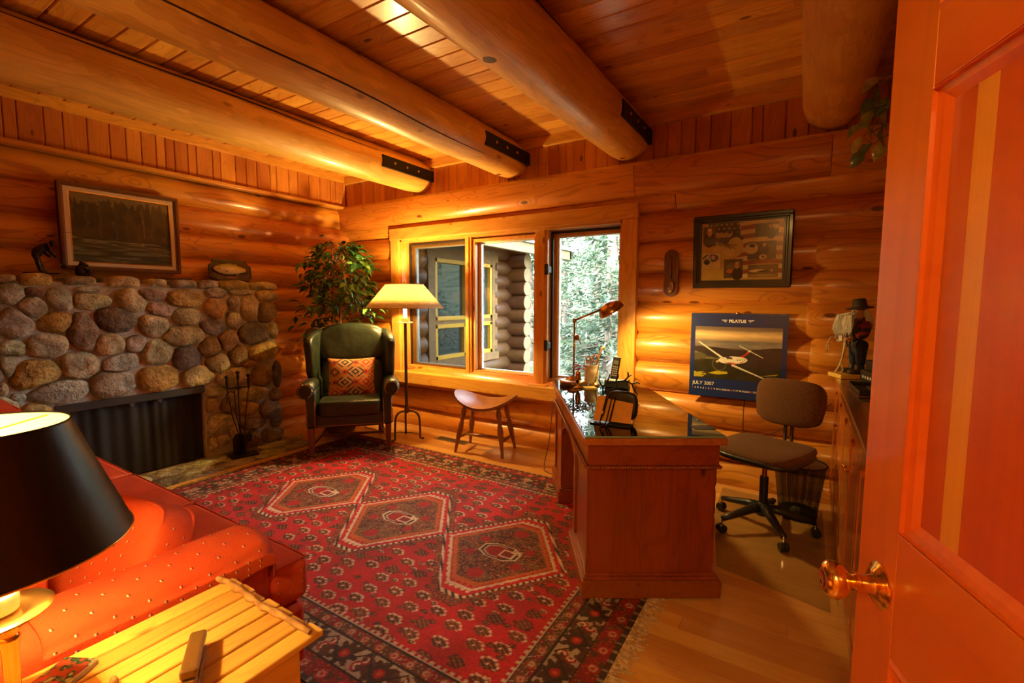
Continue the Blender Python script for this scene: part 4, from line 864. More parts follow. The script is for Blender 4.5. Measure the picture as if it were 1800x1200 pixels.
# sleeve draped on the near arm
def sleeve_pt(u, v):   # u along arm 0..1, v across 0..1 (inside to table side)
    yy = .30+.55*u; x0, x1, z = -1.753, -1.524, .626
    if v < .25: return Vector((x0, yy, .50+.06*v/.25))
    if v > .72: return Vector((x1+.003*u, yy, .555-(.115-.07*u)*(v-.72)/.28))
    a = PI*(v-.25)/.47; w = x1-x0; k = 1
    return Vector((x0+w/2-w/2*math.cos(a), yy+.004*math.sin(a*3), z-.10+.03*0+.10*math.sin(a)**.75*1.0+.0025*math.sin(yy*17+a*2)))
nu, nv = 40, 36; P_ = [sleeve_pt(i/nu, j/nv) for i in range(nu+1) for j in range(nv+1)]
fs = [(i*(nv+1)+j, (i+1)*(nv+1)+j, (i+1)*(nv+1)+j+1, i*(nv+1)+j+1) for i in range(nu) for j in range(nv)]
cap = [len(P_)+k for k in range(nv+1)]; P2 = [Vector((p.x*.985-1.637*.015, .885, min(p.z, .47+(p.z-.47)*.88))) for p in P_[nu*(nv+1):]]
fs += [(nu*(nv+1)+j, nu*(nv+1)+j+1, cap[j+1], cap[j]) for j in range(nv)]; P3 = [Vector((p.x, .888, .46)) for p in P2]; o_ = len(P_)+nv+1
fs += [(cap[j], cap[j+1], o_+j+1, o_+j) for j in range(nv)]
sl = MB().add(P_+P2+P3, fs).build('arm_sleeve', SOFA, sofa, smooth=True); sl.modifiers.new('s', 'SOLIDIFY').thickness = .006
def dots(name, fn, nu, nv, par, size=.0042, stag=True, ref=(.9, .1, .6)):
    a_, b_ = MB(), MB()
    for i in range(nu):
        for j in range(nv):
            u, v = (i+.5)/nu, (j+.5+(.5 if stag and i % 2 else 0))/nv
            if v > .98: continue
            p, q, r = fn(u, v), fn(min(1, u+.01), v), fn(u, min(1, v+.01)); t1, t2 = (q-p).normalized(), (r-p).normalized(); nn = t1.cross(t2).normalized()
            for sgn in (1, -1):
                if sgn*nn.dot(Vector(ref)) > -.05: break
            c = p+nn*sgn*.0048
            for off, mb in ((0, a_), (size*1.2, b_)):
                cc = c+t1*off; mb.add([cc-t1*size*.45-t2*size, cc+t1*size*.45-t2*size*.6, cc+t1*size*.45+t2*size, cc-t1*size*.45+t2*size*.6], [(0, 1, 2, 3)])
    tag(a_.build('woven_dots', DOT, par), kind='stuff'); tag(b_.build('dark_woven_dots', DOTD, par), kind='stuff')
dots('d', sleeve_pt, 14, 9, sl)
def front_pt(u, v): return Vector((-2.40+.84*u, 1.041-.0*u, .32+.12*v))
dots('d', lambda u, v: Vector((-2.40+.84*u, 1.032, .31+.13*v)), 12, 3, sofa, .0035); dots('d', lambda u, v: Vector((-1.5432, .88+.14*u, .32+.12*v)), 3, 3, sofa, .0035); dots('d', lambda u, v: Vector((-1.528, .90+.09*u, .10+.18*v)), 2, 4, sofa, .0035)
def loose(label, loc, rot, sz, sd):
    t = thing('sofa_pillow', label, 'pillow', loc, rot=rot)
    mb = MB().sq((0, 0, 0), (sz[0], sz[2], sz[1]), .30, .34, 44, 16, Matrix.Rotation(PI/2, 4, 'X')); mb.v = [(x+.008*math.sin(z*19+sd), y_, z+.008*math.sin(x*17+sd)) for x, y_, z in mb.v]; mb.build('cover', SOFA, t, smooth=True)
    w, d, h = sz
    for s2 in (-1, 1): MB().tube([(w/2*.955*math.copysign(abs(math.cos(a))**.34, math.cos(a)), s2*d*.36, h/2*.955*math.copysign(abs(math.sin(a))**.34, math.sin(a))) for a in np.linspace(0, 2*PI, 49)[:-1]], .0065, 6, closed=True).build('piping', SOFA, t, smooth=True)
    dots('d', lambda u, v: Vector((-w*.36+w*.72*u, d*.49, -h*.36+h*.72*v)), 6, 6, t, .0038); dots('d', lambda u, v: Vector((-w*.36+w*.72*u, -d*.5, -h*.36+h*.72*v)), 6, 6, t, .0038, ref=(0, -1, 0)); dots('d', lambda u, v: Vector((w*.5, -d*.3+d*.6*u, -h*.36+h*.72*v)), 2, 5, t, .0038, ref=(1, 0, 0)); dots('d', lambda u, v: Vector((-w*.4+w*.8*u, -d*.3+d*.6*v, h*.5)), 7, 2, t, .0038, ref=(0, 0, 1))
    return t
loose('orange dotted sofa pillow leaning back beside the sleeved arm', (-1.90, .575, .59), (math.radians(-30), 0, math.radians(14)), (.43, .16, .33), 1)
loose('orange dotted sofa pillow in the middle of the sofa back', (-2.72, .50, .69), (math.radians(-16), 0, 0), (.62, .17, .48), 2)
loose('orange dotted sofa pillow at the fireplace end of the sofa', (-3.33, .50, .69), (math.radians(-16), 0, 0), (.50, .17, .48), 3)

# ------------------------------------------------------------------ slatted side table
tb = thing('side_table', 'slatted pine crate side table with a twig handle beside the sofa', 'table', (0, 0, 0))
xs = np.linspace(-1.492, -1.040, 8)
for k in range(7):
    w = xs[1]-xs[0]-.0065; MB().b6(-w/2, w/2, -.40, .40, -.009, .009).build('slat', WD['pine'], tb, loc=((xs[k]+xs[k+1])/2, .328+.004*math.sin(k*2.3), .541), bevel=.005, seg=3)
for yy in (-.02, .655): MB().b6(-1.475, -1.055, yy-.012, yy+.012, .40, .532).build('end_panel', WD['stool'], tb, bevel=.003)
for x in (-1.470, -1.060): MB().b6(x-.010, x+.010, -.03, .665, .40, .532).build('side_panel', WD['pine'], tb, bevel=.003)
for x in (-1.45, -1.08):
    for yy in (.0, .625): MB().b6(x-.022, x+.022, yy-.022, yy+.022, 0.0135 if yy > .9 else 0, .40).build('leg', WD['stool'], tb, bevel=.004)
MB().b6(-1.45, -1.08, .0, .63, .15, .168).build('shelf', WD['pine'], tb, bevel=.003)
r6 = random.Random(4); pts = []; rs = []
for k in range(19): f = k/18; pts.append((-1.505+.455*f, .692+.004*math.sin(f*9)+r6.uniform(-.002, .002), .561+r6.uniform(-.0015, .0015))); rs.append(.0078+.0016*math.sin(f*37)+r6.uniform(-.0008, .0008)+(.003 if k in (4, 7, 12, 15) else 0))
MB().tube(pts, rs, 8).build('twig_handle', plain('twig_bark', (.46, .24, .07), .75, noise=.35, nscale=40, bump=.5), tb, smooth=True, auto=60)
# things on it
TLX, TLY = -1.345, .205
tl = thing('table_lamp', 'lit brass candlestick lamp with a black shade on the side table', 'lamp', (TLX, TLY, .5505))
MB().lathe([(0, 0), (.070, 0), (.072, .008), (.06, .018), (.045, .028), (.030, .04), (.022, .05), (0, .05)], 28).build('base', BRASS, tl, smooth=True, auto=50)
for dx, dy in ((.016, .012), (-.016, -.012), (-.012, .016)): MB().lathe([(.012, .045), (.011, .06), (.0125, .10), (.0135, .16), (.016, .185), (.0175, .19), (.014, .196), (.018, .205), (.021, .226)], 20).build('column', BRASS, tl, smooth=True, auto=50, loc=(dx, dy, 0))
MB().lathe([(.012, .222), (.06, .228), (.082, .236), (.086, .242), (.078, .246), (.05, .242), (.012, .238)], 32).build('drip_plate', plain('bright_brass', (.9, .66, .26), .22, 1.), tl, smooth=True, auto=60)
MB().lathe([(.020, .24), (.034, .245), (.036, .27), (.034, .278), (.014, .285), (.012, .34), (.0, .34)], 20).build('socket', plain('ivory_socket', (.8, .66, .4), .4), tl, smooth=True, auto=50)
MB().sq((0, 0, .445), (.066, .066, .11), 1, 1, 16, 10).build('bulb', plain('table_bulb', (1, .9, .7), .3, emit=(1, .74, .36), es=40.), tl, smooth=True)
BS = NT('black_shade'); gi = BS.n('NewGeometry'); d1 = BS.n('BsdfPrincipled', ins={'Base Color': (.010, .0095, .009), 'Roughness': .33}); d2 = BS.n('BsdfPrincipled', ins={'Base Color': (.85, .62, .25), 'Roughness': .55})
mxs = BS.n('MixShader', ins={0: gi.outputs['Backfacing'], 1: d1.outputs[0], 2: d2.outputs[0]}); BS.t.links.new(mxs.outputs[0], BS.out.inputs[0]); BS = BS.m
zb, zt, rb, rt = .372, .622, .222, .132
vs = [(r*math.cos(2*PI*k/56), r*math.sin(2*PI*k/56), z) for r, z in ((rb, zb), (rt, zt)) for k in range(56)]
MB().add(vs, [(k, (k+1) % 56, 56+(k+1) % 56, 56+k) for k in range(56)]).build('shade', BS, tl, smooth=True)
for r, z in ((rb, zb), (rt, zt)): MB().tube(arc((0, 0, z), r, 0, 360, 56, 'xy')[:-1], .0022, 6, closed=True).build('shade_rim', BRASS if r > .2 else bpy.data.materials['black_iron'], tl, smooth=True)
for a in (0, 120, 240): MB().tube([(0, 0, .608), (rt*math.cos(math.radians(a)), rt*math.sin(math.radians(a)), .615)], .002, 4).build('spider_arm', BRASS, tl)
MB().lathe([(.004, .56), (.004, .615), (.011, .622), (.007, .632), (.012, .644), (0, .654)], 12).build('finial', BRASS, tl, smooth=True)
lamp('table_lamp_light', 'POINT', (0, 0, .455), 150, (1, .65, .18), .035, parent=tl)
sp_ = thing('stapler', 'brown and brass desk stapler on the pine slats', 'stapler', (-1.175, .478, .5503), math.atan2(.10, -.165)+PI)
MB().b6(-.08, .08, -.018, .018, 0, .008).build('base_plate', plain('stapler_brown', (.20, .10, .025), .35, .3), sp_, bevel=.004)
MB().b6(-.075, .07, -.010, .010, .018, .028, Matrix.Rotation(-.05, 4, 'Y')).build('magazine', DBRASS, sp_, bevel=.001)
MB().b6(-.085, .075, -.018, .018, .030, .052, Matrix.Rotation(-.06, 4, 'Y')).build('top_arm', bpy.data.materials['stapler_brown'], sp_, bevel=.007, seg=3)
MB().b6(.045, .078, -.014, .014, .004, .034).build('hinge_post', bpy.data.materials['stapler_brown'], sp_, bevel=.003)
n = 40; tcv = Canvas(n, n, (.05, .10, .05)); a = vnoise(n, n, 5, 5, 9, 3); tcv.fill(a > .55, (.32, .06, .03)); tcv.fill(a < .38, (.30, .28, .12)); tcv.fill((a > .47) & (a < .5), (.02, .03, .02))
bo = thing('coaster_tile', 'mottled green and red floral tile coaster on the pine slats', 'coaster', (-1.412, .312, .5503), .5)
MB().b6(-.042, .042, -.042, .042, 0, .014).build('tile_body', plain('tile_edge', (.45, .36, .22), .5), bo, bevel=.003)
u_, v_ = np.meshgrid(np.linspace(-.04, .04, n), np.linspace(-.04, .04, n)); painted('printed_face', np.stack([u_, v_, np.full_like(u_, .0146)], -1), tcv.a, attr_mat('tile_print', .25, .4), bo)
tag(MB().lathe([(0, 0), (.008, 0), (.009, .012), (.006, .02), (0, .022)], 10).build('cork_stopper', plain('cork', (.40, .22, .08), .9, noise=.3), None, smooth=True, loc=(-1.285, .362, .5503)), 'tiny wooden cork stopper standing on the pine slats', 'stopper')

# ================================================================== ON THE MANTEL AND FIREPLACE WALL
BRONZE = plain('dark_bronze', (.035, .022, .016), .34, .75, noise=.2)
fm = thing('fisherman_statuette', 'dark bronze statuette of a stooping angler with rod and net on the mantel', 'statuette', (-4.60, 1.075, 1.598))
MB().sq((0, .0, .006), (.07, .20, .014), .7, .8, 20, 8).build('base', BRONZE, fm, smooth=True)
skin('figure', [(0, -.03, .135), (0, -.02, .165), (0, .0, .195), (0, .028, .208), (0, .045, .212), (.014, -.022, .115), (.016, -.02, .07), (.016, -.008, .018), (.016, .012, .012), (-.014, -.02, .115), (-.014, -.002, .07), (-.014, .012, .02), (-.014, .032, .012), (.020, .028, .192), (.024, .052, .155), (.018, .082, .118), (-.022, .02, .185), (-.026, .035, .145), (-.018, .06, .125)],
     [(0, 1), (1, 2), (2, 3), (3, 4), (0, 5), (5, 6), (6, 7), (7, 8), (0, 9), (9, 10), (10, 11), (11, 12), (2, 13), (13, 14), (14, 15), (2, 16), (16, 17), (17, 18)], [.028, .030, .032, .018, .013, .019, .015, .012, .012, .019, .015, .012, .012, .016, .013, .010, .016, .013, .010], BRONZE, fm, 2)
MB().sq((0, .064, .215), (.026, .028, .034), 1, 1, 14, 10).build('head', BRONZE, fm, smooth=True); MB().lathe([(.0, .016), (.012, .014), (.016, .004), (.022, .0), (.0, -.001)], 16).build('cap', BRONZE, fm, smooth=True, loc=(0, .062, .226), rot=(-.35, 0, 0))
MB().tube([(-.005, -.0, .225), (-.005, .02, .245), (-.005, .07, .28), (-.005, .13, .306), (-.005, .20, .315), (-.005, .27, .310)], [.0018, .0016, .0014, .0012, .001, .0008], 5).build('fishing_rod', BRONZE, fm, smooth=True)
MB().tube([(.018, .082, .118), (.018, .095, .095), (.018, .12, .072)], .003, 6).build('net_handle', BRONZE, fm); MB().tube([(.018+.018*math.cos(a), .118+.026*math.sin(a), .068-.012*math.sin(a)) for a in np.linspace(0, 2*PI, 17)[:-1]], .0022, 5, closed=True).build('net_hoop', BRONZE, fm)
MB().sq((.018, .116, .058), (.03, .045, .026), 1, 1, 12, 8).build('net', BRONZE, fm, smooth=True)
br_ = thing('bear_statuette', 'small dark seated bear figurine on the mantel below the painting', 'figurine', (-4.60, 1.292, 1.592))
MB().sq((0, -.008, .042), (.06, .062, .088), .9, .9, 18, 12).build('body', BRONZE, br_, smooth=True); MB().sq((0, .008, .088), (.04, .048, .036), 1, 1, 16, 10).build('head', BRONZE, br_, smooth=True)
MB().sq((0, .032, .082), (.018, .022, .016), 1, 1, 10, 8).build('muzzle', BRONZE, br_, smooth=True)
for sx in (-1, 1):
    MB().sq((sx*.014, -.004, .106), (.010, .008, .012), 1, 1, 8, 6).build('ear', BRONZE, br_, smooth=True); MB().sq((sx*.02, .024, .012), (.024, .045, .022), 1, 1, 12, 8).build('hind_leg', BRONZE, br_, smooth=True); MB().tube([(sx*.026, .0, .062), (sx*.026, .022, .05), (sx*.012, .036, .05)], [.012, .010, .008], 8).build('foreleg', BRONZE, br_, smooth=True)
MB().sq((0, .045, .036), (.044, .036, .05), .8, .8, 14, 10).build('held_fish', plain('bronze_blue', (.035, .03, .04), .35, .7), br_, smooth=True)
rd = thing('black_fire_lighter', 'thin black stick lighter lying on the mantel cap stones', 'lighter', (-4.50, 1.86, 1.594))
MB().tube([(0, -.15, 0), (0, .02, 0)], .004, 8).build('barrel', BLACK, rd, smooth=True); MB().b6(-.008, .008, .02, .12, -.006, .006).build('grip', PLASTIC, rd, bevel=.003); MB().b6(-.006, .006, .0, .022, -.0065, .0065).build('collar', plain('dull_red', (.2, .03, .02), .5), rd)
# mounted fish
fq = thing('fish_plaque', 'taxidermy bass on a dark scalloped wooden plaque leaning on the mantel', 'plaque', (-4.685, 2.418, 1.592), rot=(0, math.radians(-8), 0))
pl_ = [(-.155, 0), (.155, 0), (.165, .025), (.195, .045), (.195, .155), (.165, .175), (.155, .21), (-.155, .21), (-.165, .175), (-.195, .155), (-.195, .045), (-.165, .025)]
YZ = Matrix(((0, 0, 1, 0), (1, 0, 0, 0), (0, 1, 0, 0), (0, 0, 0, 1)))
MB().prism(pl_, -.012, .008, YZ).build('board', plain('black_lacquer', (.012, .008, .006), .25, coat=.4), fq, bevel=.004)
MB().prism([(x*.88, .105+(y_-.105)*.86) for x, y_ in pl_], .008, .013, YZ).build('panel', plain('plaque_brown', (.075, .032, .010), .4, noise=.2), fq, bevel=.002)
fpts = [(-.150, .006, .004), (-.13, .022, .014), (-.10, .034, .022), (-.06, .042, .028), (-.01, .042, .028), (.04, .034, .022), (.08, .023, .014), (.112, .015, .009)]
vs = []; n = 18
for (yy, hh_, dd_) in fpts:
    for k in range(n): a = 2*PI*k/n; vs.append((.03+dd_*math.cos(a), yy*1.12, .115+1.2*hh_*math.sin(a)-.012*(yy+.15)))
FB = NT('bass_skin'); tc = FB.n('TexCoord'); sx_ = FB.n('SeparateXYZ', ins={0: tc.outputs['Object']}); nz = FB.n('TexVoronoi', ins={'Vector': tc.outputs['Object'], 'Scale': 120.}).outputs[0]
cc_ = FB.mix(FB.rng(sx_.outputs[2], .095, .145), (.85, .80, .62), (.40, .36, .08)); FB.bs(Base_Color=FB.mix(FB.rng(nz, .25, .45, .35, 0.), cc_, (.08, .06, .02)), Roughness=.3, Coat_Weight=.4); FB = FB.m
MB().add(vs, [(j*n+k, j*n+(k+1) % n, (j+1)*n+(k+1) % n, (j+1)*n+k) for j in range(len(fpts)-1) for k in range(n)]+[tuple(range(n)), tuple((len(fpts)-1)*n+n-1-k for k in range(n))]).build('fish_body', FB, fq, smooth=True)
FIN = plain('bass_fin', (.34, .29, .10), .45)
MB().prism([(.105, .118), (.155, .142), (.148, .112), (.155, .082), (.105, .103)], .027, .033, YZ).build('tail_fin', plain('bass_tail', (.05, .045, .02), .45), fq)
MB().prism([(-.05, .155), (-.03, .172), (.0, .168), (.02, .160), (.04, .168), (.055, .145), (.0, .15)], .027, .033, YZ).build('dorsal_fin', FIN, fq); MB().prism([(.02, .085), (.04, .058), (.058, .062), (.06, .088)], .027, .033, YZ).build('anal_fin', FIN, fq); MB().prism([(-.09, .10), (-.055, .078), (-.05, .092)], .05, .056, YZ).build('pectoral_fin', FIN, fq)
MB().sq((.048, -.118, .128), (.008, .010, .010), 1, 1, 10, 8).build('eye', PLASTIC, fq, smooth=True); MB().tube([(.040, -.148, .118), (.050, -.128, .112), (.054, -.11, .108)], .0025, 6).build('mouth_line', bpy.data.materials['bass_tail'], fq)
MB().b6(.013, .0145, -.05, .05, .032, .050).build('nameplate', plain('plate_bronze', (.24, .11, .05), .4, .6), fq)
# landscape painting
NX, NY = 220, 190; pc = Canvas(NX, NY, (.018, .013, .006)); n1_ = vnoise(NY, NX, 7, 7, 31, 5); n2_ = vnoise(NY, NX, 34, 5, 32, 4); n3_ = vnoise(NY, NX, 5, 30, 33, 3); U, V = pc.u, pc.v
pc.a[:] = (np.array((.020, .014, .006))+n1_[..., None]**2*np.array((.11, .078, .034)))
sky_ = V > .90+.10*(n3_-.5)*2+.16*(n1_-.5); pc.fill(sky_, (.17, .15, .075)); pc.a[sky_] *= (.5+.9*n1_)[sky_][:, None]
pc.fill((np.abs(np.sin(U*23+3*n1_)) > .97) & (V > .35) & (V < .85), (.11, .085, .045), .6); pc.line((.72, .42), (.705, .88), .006, .004, (.17, .14, .09)); pc.line((.715, .42), (.72, .7), .004, .004, (.16, .13, .09))
wat = V < .36+.012*np.sin(U*9); pc.a[wat] = (np.array((.018, .020, .010))+((n2_*1.3)**3)[..., None]*np.array((.16, .17, .10)))[wat]; pc.fill(wat & (V > .27) & (n2_ > .60), (.22, .21, .10)); pc.fill(wat & (V < .24) & (n2_ > .62), (.14, .17, .11))
pc.fill((V < .10) & (U < .22), (.035, .055, .04), .7); pc.ell(.695, .31, .010, .022, (.34, .20, .06)); pc.ell(.695, .335, .006, .009, (.40, .28, .14)); pc.line((.76, .275), (.93, .268), .005, .004, (.32, .26, .10))
pt_ = thing('landscape_painting', 'framed dark river landscape painting with an angler, above the stone mantel', 'painting', (-4.757, 1.612, 1.645), PI/2)
W_, H_ = .785, .655
def pframe(name, w, h, z0, wd, y0, y1, mat, par, bv=.004):
    return MB().b6(-w/2, w/2, y0, y1, z0+h-wd, z0+h).b6(-w/2, w/2, y0, y1, z0, z0+wd).b6(-w/2, -w/2+wd, y0, y1, z0+wd, z0+h-wd).b6(w/2-wd, w/2, y0, y1, z0+wd, z0+h-wd).build(name, mat, par, bevel=bv)
pframe('frame', W_, H_, 0, .022, -.045, .0, WD['dark'], pt_); pframe('frame_step', W_-.03, H_-.03, .015, .018, -.036, -.002, plain('gilt_brown', (.20, .10, .035), .35, .3), pt_)
pframe('liner', W_-.064, H_-.064, .032, .028, -.030, -.004, plain('linen_liner', (.74, .66, .50), .8), pt_, .002); pframe('gilt_lip', W_-.12, H_-.12, .060, .007, -.028, -.004, BRASS, pt_, .001)
MB().b6(-W_/2+.02, W_/2-.02, -.012, -.004, .02, H_-.02).build('backing_board', WD['dark'], pt_)
painted('canvas', sheet(W_-.132, H_-.132, NX, NY)+np.array((0, -.016, .066)), pc.a, attr_mat('oil_paint', .4, .25, .3, 300), pt_)
# fireplace tools
ft = thing('fireplace_tools', 'black iron fireplace tool set with brush, poker and shovel on its stand', 'fire tools', (-4.27, 2.215, .009), math.radians(75))
MB().b6(-.09, .13, -.065, .065, 0, .018).build('base', BLACK, ft, bevel=.006); MB().tube([(0, 0, .018), (0, 0, .70)], .007, 8).build('pole', BLACK, ft, smooth=True)
MB().lathe([(.007, .70), (.012, .715), (.014, .735), (.008, .745), (.017, .757), (.018, .768), (.010, .780), (0, .782)], 12).build('pole_finial', BLACK, ft, smooth=True)
MB().tube([(-.095, 0, .625), (0, 0, .632), (.095, 0, .625)], .006, 8).b6(-.02, .02, -.015, .015, .618, .64).build('hanger_bar', BLACK, ft)
for x, kind in ((-.085, 'brush'), (-.03, 'poker'), (.085, 'shovel')):
    tl_ = MB().tube([(x, .02, .61), (x*.6, .02, .36), (x*.15+.02, .025, .14)], .0045, 6).build(kind+'_shaft', BLACK, ft, smooth=True)
    if kind != 'poker': MB().lathe([(.005, .60), (.010, .64), (.012, .68), (.007, .70), (.016, .715), (.015, .728), (0, .738)], 10).build('handle', BLACK, tl_, smooth=True, loc=(x, .012, .01))
    else: MB().tube(arc((x-.03, .02, .56), .035, 0, 220, 10, 'xz')+[(x-.06, .02, .49)], .004, 6).build('hook', BLACK, tl_, smooth=True)
MB().prism([(-.055, .016), (.045, .016), (.05, .17), (.03, .20), (-.03, .20), (-.055, .16)], .03, .055, Matrix(((1, 0, 0, 0), (0, 0, 1, 0), (0, 1, 0, 0), (0, 0, 0, 1)))).build('shovel_pan', BLACK, ft, bevel=.008)
MB().b6(.02, .09, -.02, .03, .12, .20).build('brush_head', BLACK, ft, bevel=.01)

# ================================================================== DESK
DZ = .80
DRZ = math.atan2(.359, .565)
desk = thing('desk', 'red-brown wooden pedestal desk with a glass-covered top', 'desk', (-.834, 1.958, 0), DRZ)
DW, DL = .669, 1.553
MB().b6(0, DW, 0, DL, .755, .790).build('top', wood('lit_desktop_wood', (.22, .05, .01), (.42, .14, .03), (.52, .20, .045), axis=1, sc=1.1, rough=.3, ring=.25, streak=.3, coat=.2, knot=.5, vary=.02, bump=.01), desk, bevel=.008, seg=3)  # lighter wood on the top only: golden light painted into its colour
GT = NT('desk_glass'); GT.bs(Base_Color=(.75, .95, .88), Roughness=.02, Transmission_Weight=1., IOR=1.45); GT = GT.m
TG = NT('desk_glass_sheet'); tr = TG.n('BsdfTransparent', ins={'Color': (.80, .92, .86)}); gl = TG.n('BsdfGlossy', ins={'Roughness': .015}); frn = TG.n('Fresnel', ins={'IOR': 1.52}); mx = TG.n('MixShader', ins={0: frn, 1: tr.outputs[0], 2: gl.outputs[0]}); TG.t.links.new(mx.outputs[0], TG.out.inputs[0]); TG = TG.m
MB().b6(.008, DW-.008, .008, DL-.008, .7915, .7995).build('glass_sheet', TG, desk)
MB().b6(.010, DW-.010, .0078, .0081, .7918, .7992).b6(.0078, .0081, .010, DL-.01, .7918, .7992).build('glass_edge', plain('green_glass_edge', (.25, .5, .42), .1), desk)
MB().b6(.026, DW-.026, .026, DL-.026, .652, .756).build('frieze', WD['desky'], desk, bevel=.003)
def ring_mold(z, r, x0, x1, y0, y1, name, mat, par): MB().tube([(x0, y0, z), (x1, y0, z), (x1, y1, z), (x0, y1, z)], r, 8, closed=True).build(name, mat, par, smooth=False)
rope = MB(); r_ = .0085
def rope_line(p, q):
    P, Q = Vector(p), Vector(q); n = max(8, int((Q-P).length/.011))
    for k in range(n): rope.sq(P.lerp(Q, (k+.5)/n), (.017, .017, .017), 1, 1, 6, 4)
c4 = [(.02, .02), (DW-.02, .02), (DW-.02, DL-.02), (.02, DL-.02)]
for i in range(4): rope_line((*c4[i], .646), (*c4[(i+1) % 4], .646))
tag(rope.build('rope_moulding', WD['desky'], desk, smooth=True), kind='stuff')
for y0, y1 in ((.035, .47), (1.085, DL-.035)):
    pd_ = MB().b6(.035, DW-.035, y0, y1, .12, .655).build('pedestal', WD['desk'], desk, bevel=.004)
    MB().b6(.004, DW-.004, y0-.030, y1+.030, 0.013, .098).build('plinth', WD['desky'], pd_, bevel=.003)
    MB().b6(.012, DW-.012, y0-.022, y1+.022, .098, .112).b6(.022, DW-.022, y0-.012, y1+.012, .112, .126).build('plinth_moulding', WD['desky'], pd_, bevel=.003)
    for k, (a, b) in enumerate(((.15, .38), (.40, .52), (.54, .64))):
        dr = MB().b6(DW-.036, DW-.018, y0+.03, y1-.03, a, b).build('drawer', WD['desky'], pd_, bevel=.004); MB().lathe([(.005, 0), (.012, .012), (.010, .020), (0, .022)], 10).build('knob', DBRASS, pd_, loc=(DW-.018, (y0+y1)/2, (a+b)/2), rot=(0, PI/2, 0), smooth=True)
    MB().b6(.024, .036, y0+.0, y0+.05, .126, .645).b6(.024, .036, y1-.05, y1, .126, .645).b6(.024, .036, y0+.05, y1-.05, .59, .645).build('stile_frame', WD['desk'], pd_, bevel=.003)
ap = [(.47, .652), (.47, .50)]+[(.47+.615*(k/16), .50+.10*math.sin(PI*k/16)**.6) for k in range(1, 16)]+[(1.085, .50), (1.085, .652)]
MB().prism(ap, .03, .05, YZ).build('arched_apron', WD['desky'], desk); MB().b6(.34, .355, .46, 1.09, .12, .655).build('modesty_panel', WD['desk'], desk)
def on_desk(x, y_): return (x, y_, DZ)
DK = lambda wx, wy, z=DZ: (wx, wy, z)
# desk lamp
dl = thing('desk_lamp', 'brass swing-arm desk lamp with a domed shade on the desk', 'lamp', DK(-1.440, 3.176))
MB().lathe([(0, 0), (.100, 0), (.104, .006), (.104, .028), (.098, .034), (.062, .036), (.056, .042), (.040, .058), (.016, .066), (.010, .07), (0, .07)], 36).build('base', DBRASS, dl, smooth=True, auto=40)
EL = Vector((.0, 0, .475)); HD = Vector((.20, .125, .57)); HE = Vector((.155, .097, .552))
MB().tube([(0, 0, .06), EL], .0075, 10).build('post', DBRASS, dl, smooth=True)
MB().sq(tuple(EL), (.028, .028, .034), .8, .8, 14, 10).build('elbow_joint', DBRASS, dl, smooth=True); MB().tube([EL-Vector((.01, .006, .004)), HE], .008, 10).build('arm', DBRASS, dl, smooth=True)
ax = (HD-EL).normalized(); q_ = Vector((.50, .30, -.30)).normalized()
MB().tube([HE, HE+ax*.05], [.013, .022], 14).build('socket', DBRASS, dl, smooth=True)
RQ = Vector((0, 0, 1)).rotation_difference(-Vector((.42, .30, -.86)).normalized()).to_matrix().to_4x4()
do = [(.098*math.cos(a), .082*math.sin(a)) for a in np.linspace(0, PI/2, 12)]
hd = MB().lathe(do[:-1]+[(.001, .082)], 32, M=Matrix.Translation(HD+Vector((.035, .022, -.03))) @ RQ); hd.f = [f for f in hd.f if len(f) <= 4]
o = hd.build('dome_shade', DBRASS, dl, smooth=True); o.modifiers.new('s', 'SOLIDIFY').thickness = .002
MB().sq(tuple(HD+Vector((.045, .028, -.025))), (.045, .045, .05), 1, 1, 12, 8).build('bulb', plain('desk_bulb', (1, .9, .7), .3, emit=(1, .8, .45), es=30.), dl, smooth=True)
MB().tube([EL+Vector((.012, .008, .0)), EL+Vector((.018, .012, -.10))], .0018, 5).build('pull_cord', BLACK, dl); MB().sq(tuple(EL+Vector((.018, .012, -.125))), (.036, .024, .045), 1, 1, 12, 8).build('hanging_bell', DBRASS, dl, smooth=True)
for s2 in (-1, 1): MB().tube([EL+Vector((.018+s2*.012, .012, -.14)), EL+Vector((.018+s2*.026, .012+s2*.012, -.175))], [.005, .0025], 5).build('bell_ribbon', plain('ribbon_rust_%d' % s2, (.42, .13, .05), .7), dl)
lamp('desk_lamp_light', 'SPOT', tuple(HD+Vector((.06, .038, -.05))), 24, (1, .66, .20), .03, spot=150, blend=.6, parent=dl, target=tuple(HD+Vector((.06, .038, -.05))+Vector((.55, .36, -.75))))
# vase, jar, pen stand, notes
vz = thing('bud_vase', 'small brass bud vase of pink flowers beside the desk lamp base', 'vase', DK(-1.355, 3.065))
MB().lathe([(0, 0), (.030, 0), (.032, .005), (.012, .012), (.007, .025), (.018, .045), (.022, .075), (.017, .105), (.020, .118), (.016, .116), (.012, .10), (0, .1)], 20).build('vase_body', BRASS, vz, smooth=True)
r7 = random.Random(2); PK = [plain('petal_%d' % i, c, .7) for i, c in enumerate(((.70, .16, .36), (.78, .34, .50), (.55, .07, .24)))]
for k in range(11):
    p = Vector((r7.uniform(-.035, .038), r7.uniform(-.03, .03), .13+r7.uniform(0, .045))); MB().tube([(0, 0, .10), p], .0012, 4).build('stem', LG[1], vz)
    fl2 = MB()
    for j in range(5): a = 2*PI*j/5; fl2.sq((p.x+.008*math.cos(a), p.y+.008*math.sin(a), p.z+.002), (.013, .013, .009), 1, 1, 7, 5)
    fl2.build('blossom', PK[k % 3], vz, smooth=True)
jr = thing('pen_jar', 'cream ceramic crock holding scissors, pencils and a back scratcher', 'jar', DK(-1.350, 3.30))
